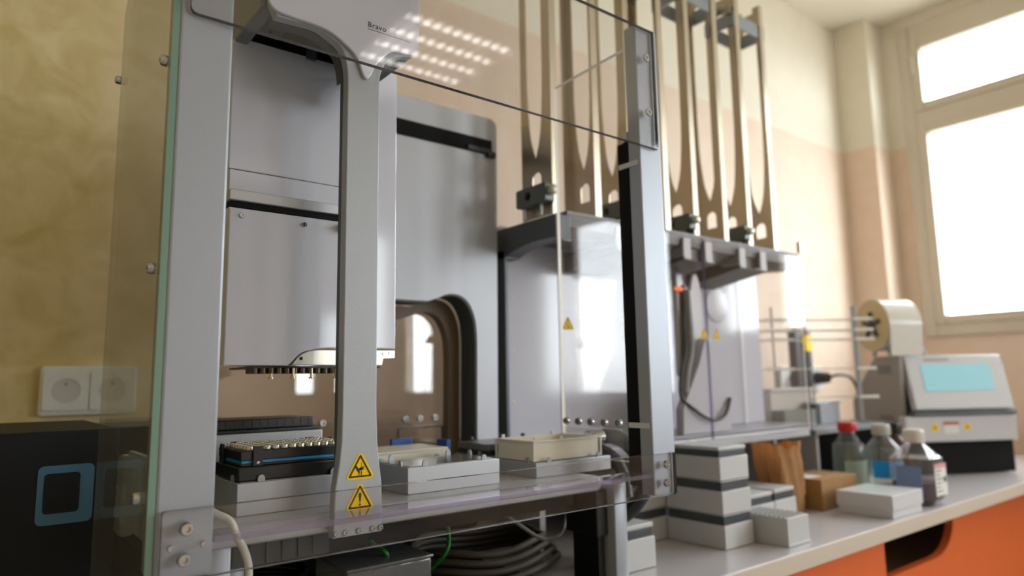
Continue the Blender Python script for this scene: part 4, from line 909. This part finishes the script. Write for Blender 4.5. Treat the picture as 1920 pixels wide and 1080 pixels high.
for a in range(5): obj('hub_spoke', MB().box(RX - 0.008, RX + 0.0015, ry - 0.006, ry + 0.006, rz, rz + 0.042, 0.002, mtx=Matrix.Translation((0, ry, rz)) @ Matrix.Rotation(a * 2 * PI / 5, 4, 'X') @ Matrix.Translation((0, -ry, -rz))), black, FR)
obj('film_web', MB().prism([(ry - rr_, rz), (ry - rr_ + 0.0012, rz), (ry - rr_ + 0.008, 0.3545), (ry - rr_ + 0.0065, 0.3545)], RX + 0.002, RX + 0.106, 'yz'), film_m, FR)
SE.rotation_euler = (0, 0, math.radians(-30))

# ------------------------------------------------------------------ wire rack, column, units behind
RK = thing('wire_rack', 'chrome wire plate rack at the back of the bench, left of the sealer', 'wire rack', (2.13, 0.327, 0.16))
rx, ryy = 2.13, 0.327
for z in (0.465, 0.433, 0.405, 0.318, 0.234):
    for y in (ryy, ryy + 0.05): obj('rod', MB().cyl((rx - 0.36, y, z), (rx, y, z), 0.0018, n=8), chrome, RK)
    for xa, xb in ((rx - 0.055, rx + 0.002), (rx - 0.325, rx - 0.245)): obj('end_clip', MB().box(xa, xb, ryy - 0.008, ryy - 0.0025, z - 0.0042, z + 0.0042, 0.001), mat('white enamel', (244, 242, 238), 0.25), RK)
for x in (rx - 0.30, rx - 0.048): hw_ = 0.007 if x > rx - 0.1 else 0.0025; obj('upright', MB().box(x - hw_, x + hw_, ryy + 0.003, ryy + 0.010, 0.1605, 0.505, 0.002), mat('rack grey', (150, 152, 158), 0.4, 0.4), RK)
for x in (rx - 0.30, rx - 0.048): obj('rack_foot', MB().box(x - 0.008, x + 0.008, ryy - 0.01, ryy + 0.06, 0.1605, 0.1645, 0.001), mat('rack grey', (150, 152, 158)), RK)
RK.rotation_euler = (0, 0, math.radians(-36))
CO = thing('dark_column', 'dark slotted column with a yellow sticker standing behind the wire rack', 'instrument', (2.30, 0.66, 0.16))
for xa, xb, ya in ((2.251, 2.273, 0.64), (2.278, 2.322, 0.646), (2.327, 2.355, 0.64)): obj('column_rail', MB().box(xa, xb, ya, 0.655, 0.1605, 0.463, 0.002), mat('anthracite', (66, 66, 70), 0.4), CO)
obj('column_back', box(2.251, 2.355, 0.6555, 0.668, 0.1605, 0.463), mat('anthracite', (66, 66, 70)), CO, False)
obj('warning_sticker', box(2.305, 2.355, 0.6390, 0.6396, 0.385, 0.440), yellow, CO, False)
T = thing('beige_unit', 'pale beige box in front of the dark column, behind the grey tray', 'instrument', (1.88, 0.47, 0.16))
obj('casing', MB().box(1.755, 1.985, 0.445, 0.495, 0.1605, 0.255, 0.003), mat('device beige', (204, 198, 190), 0.4), T)
obj('lid', MB().box(1.750, 1.990, 0.440, 0.498, 0.2555, 0.264, 0.002), mat('device beige', (204, 198, 190)), T)
T = thing('grey_module', 'light grey metal module between the tray and the sealer', 'instrument', (2.0, 0.41, 0.16))
obj('casing', MB().box(1.935, 2.045, 0.400, 0.435, 0.1605, 0.216, 0.002), mat('module grey', (176, 180, 188), 0.35, 0.3), T)
obj('lid', MB().box(1.910, 2.050, 0.396, 0.437, 0.2162, 0.2225, 0.002), mat('module grey', (176, 180, 188)), T)
obj('side_block', MB().box(1.912, 1.9345, 0.400, 0.435, 0.1605, 0.216, 0.001), dgray, T)
T = thing('tray_stack', 'grey green tray of small parts between stacker and grey module', 'tray', (1.80, 0.41, 0.16))
obj('tray', cut_plate([rrect(1.735, 1.900, 0.395, 0.435, 0.004), rrect(1.739, 1.896, 0.399, 0.431, 0.003)], 0.1605, 0.205, 'xy'), mat('tray green grey', (128, 132, 124), 0.4), T, False)
obj('contents', box(1.741, 1.894, 0.401, 0.429, 0.161, 0.198), mat('pale sleeve', (176, 172, 160), 0.5), T, False)
T = thing('power_plug', 'white wall socket with two black plugs and a cord behind the dark column', 'plug', (2.52, 0.79, 0.25))
obj('socket_plate', MB().prism(rrect(2.39, 2.69, 0.24, 0.335, 0.006), 0.786, 0.7995, 'xz', 0.002), sock_m, T)
for xp in (2.475, 2.645): obj('plug_body', MB().cyl((xp, 0.7855, 0.29), (xp, 0.735, 0.29), 0.026, 0.02, n=24), black, T)
obj('cord', MB().tube([(2.645, 0.737, 0.29), (2.665, 0.71, 0.300), (2.72, 0.69, 0.292), (2.75, 0.68, 0.25), (2.745, 0.67, 0.20), (2.73, 0.66, 0.15), (2.71, 0.66, 0.008)], 0.006, 8), black, T)
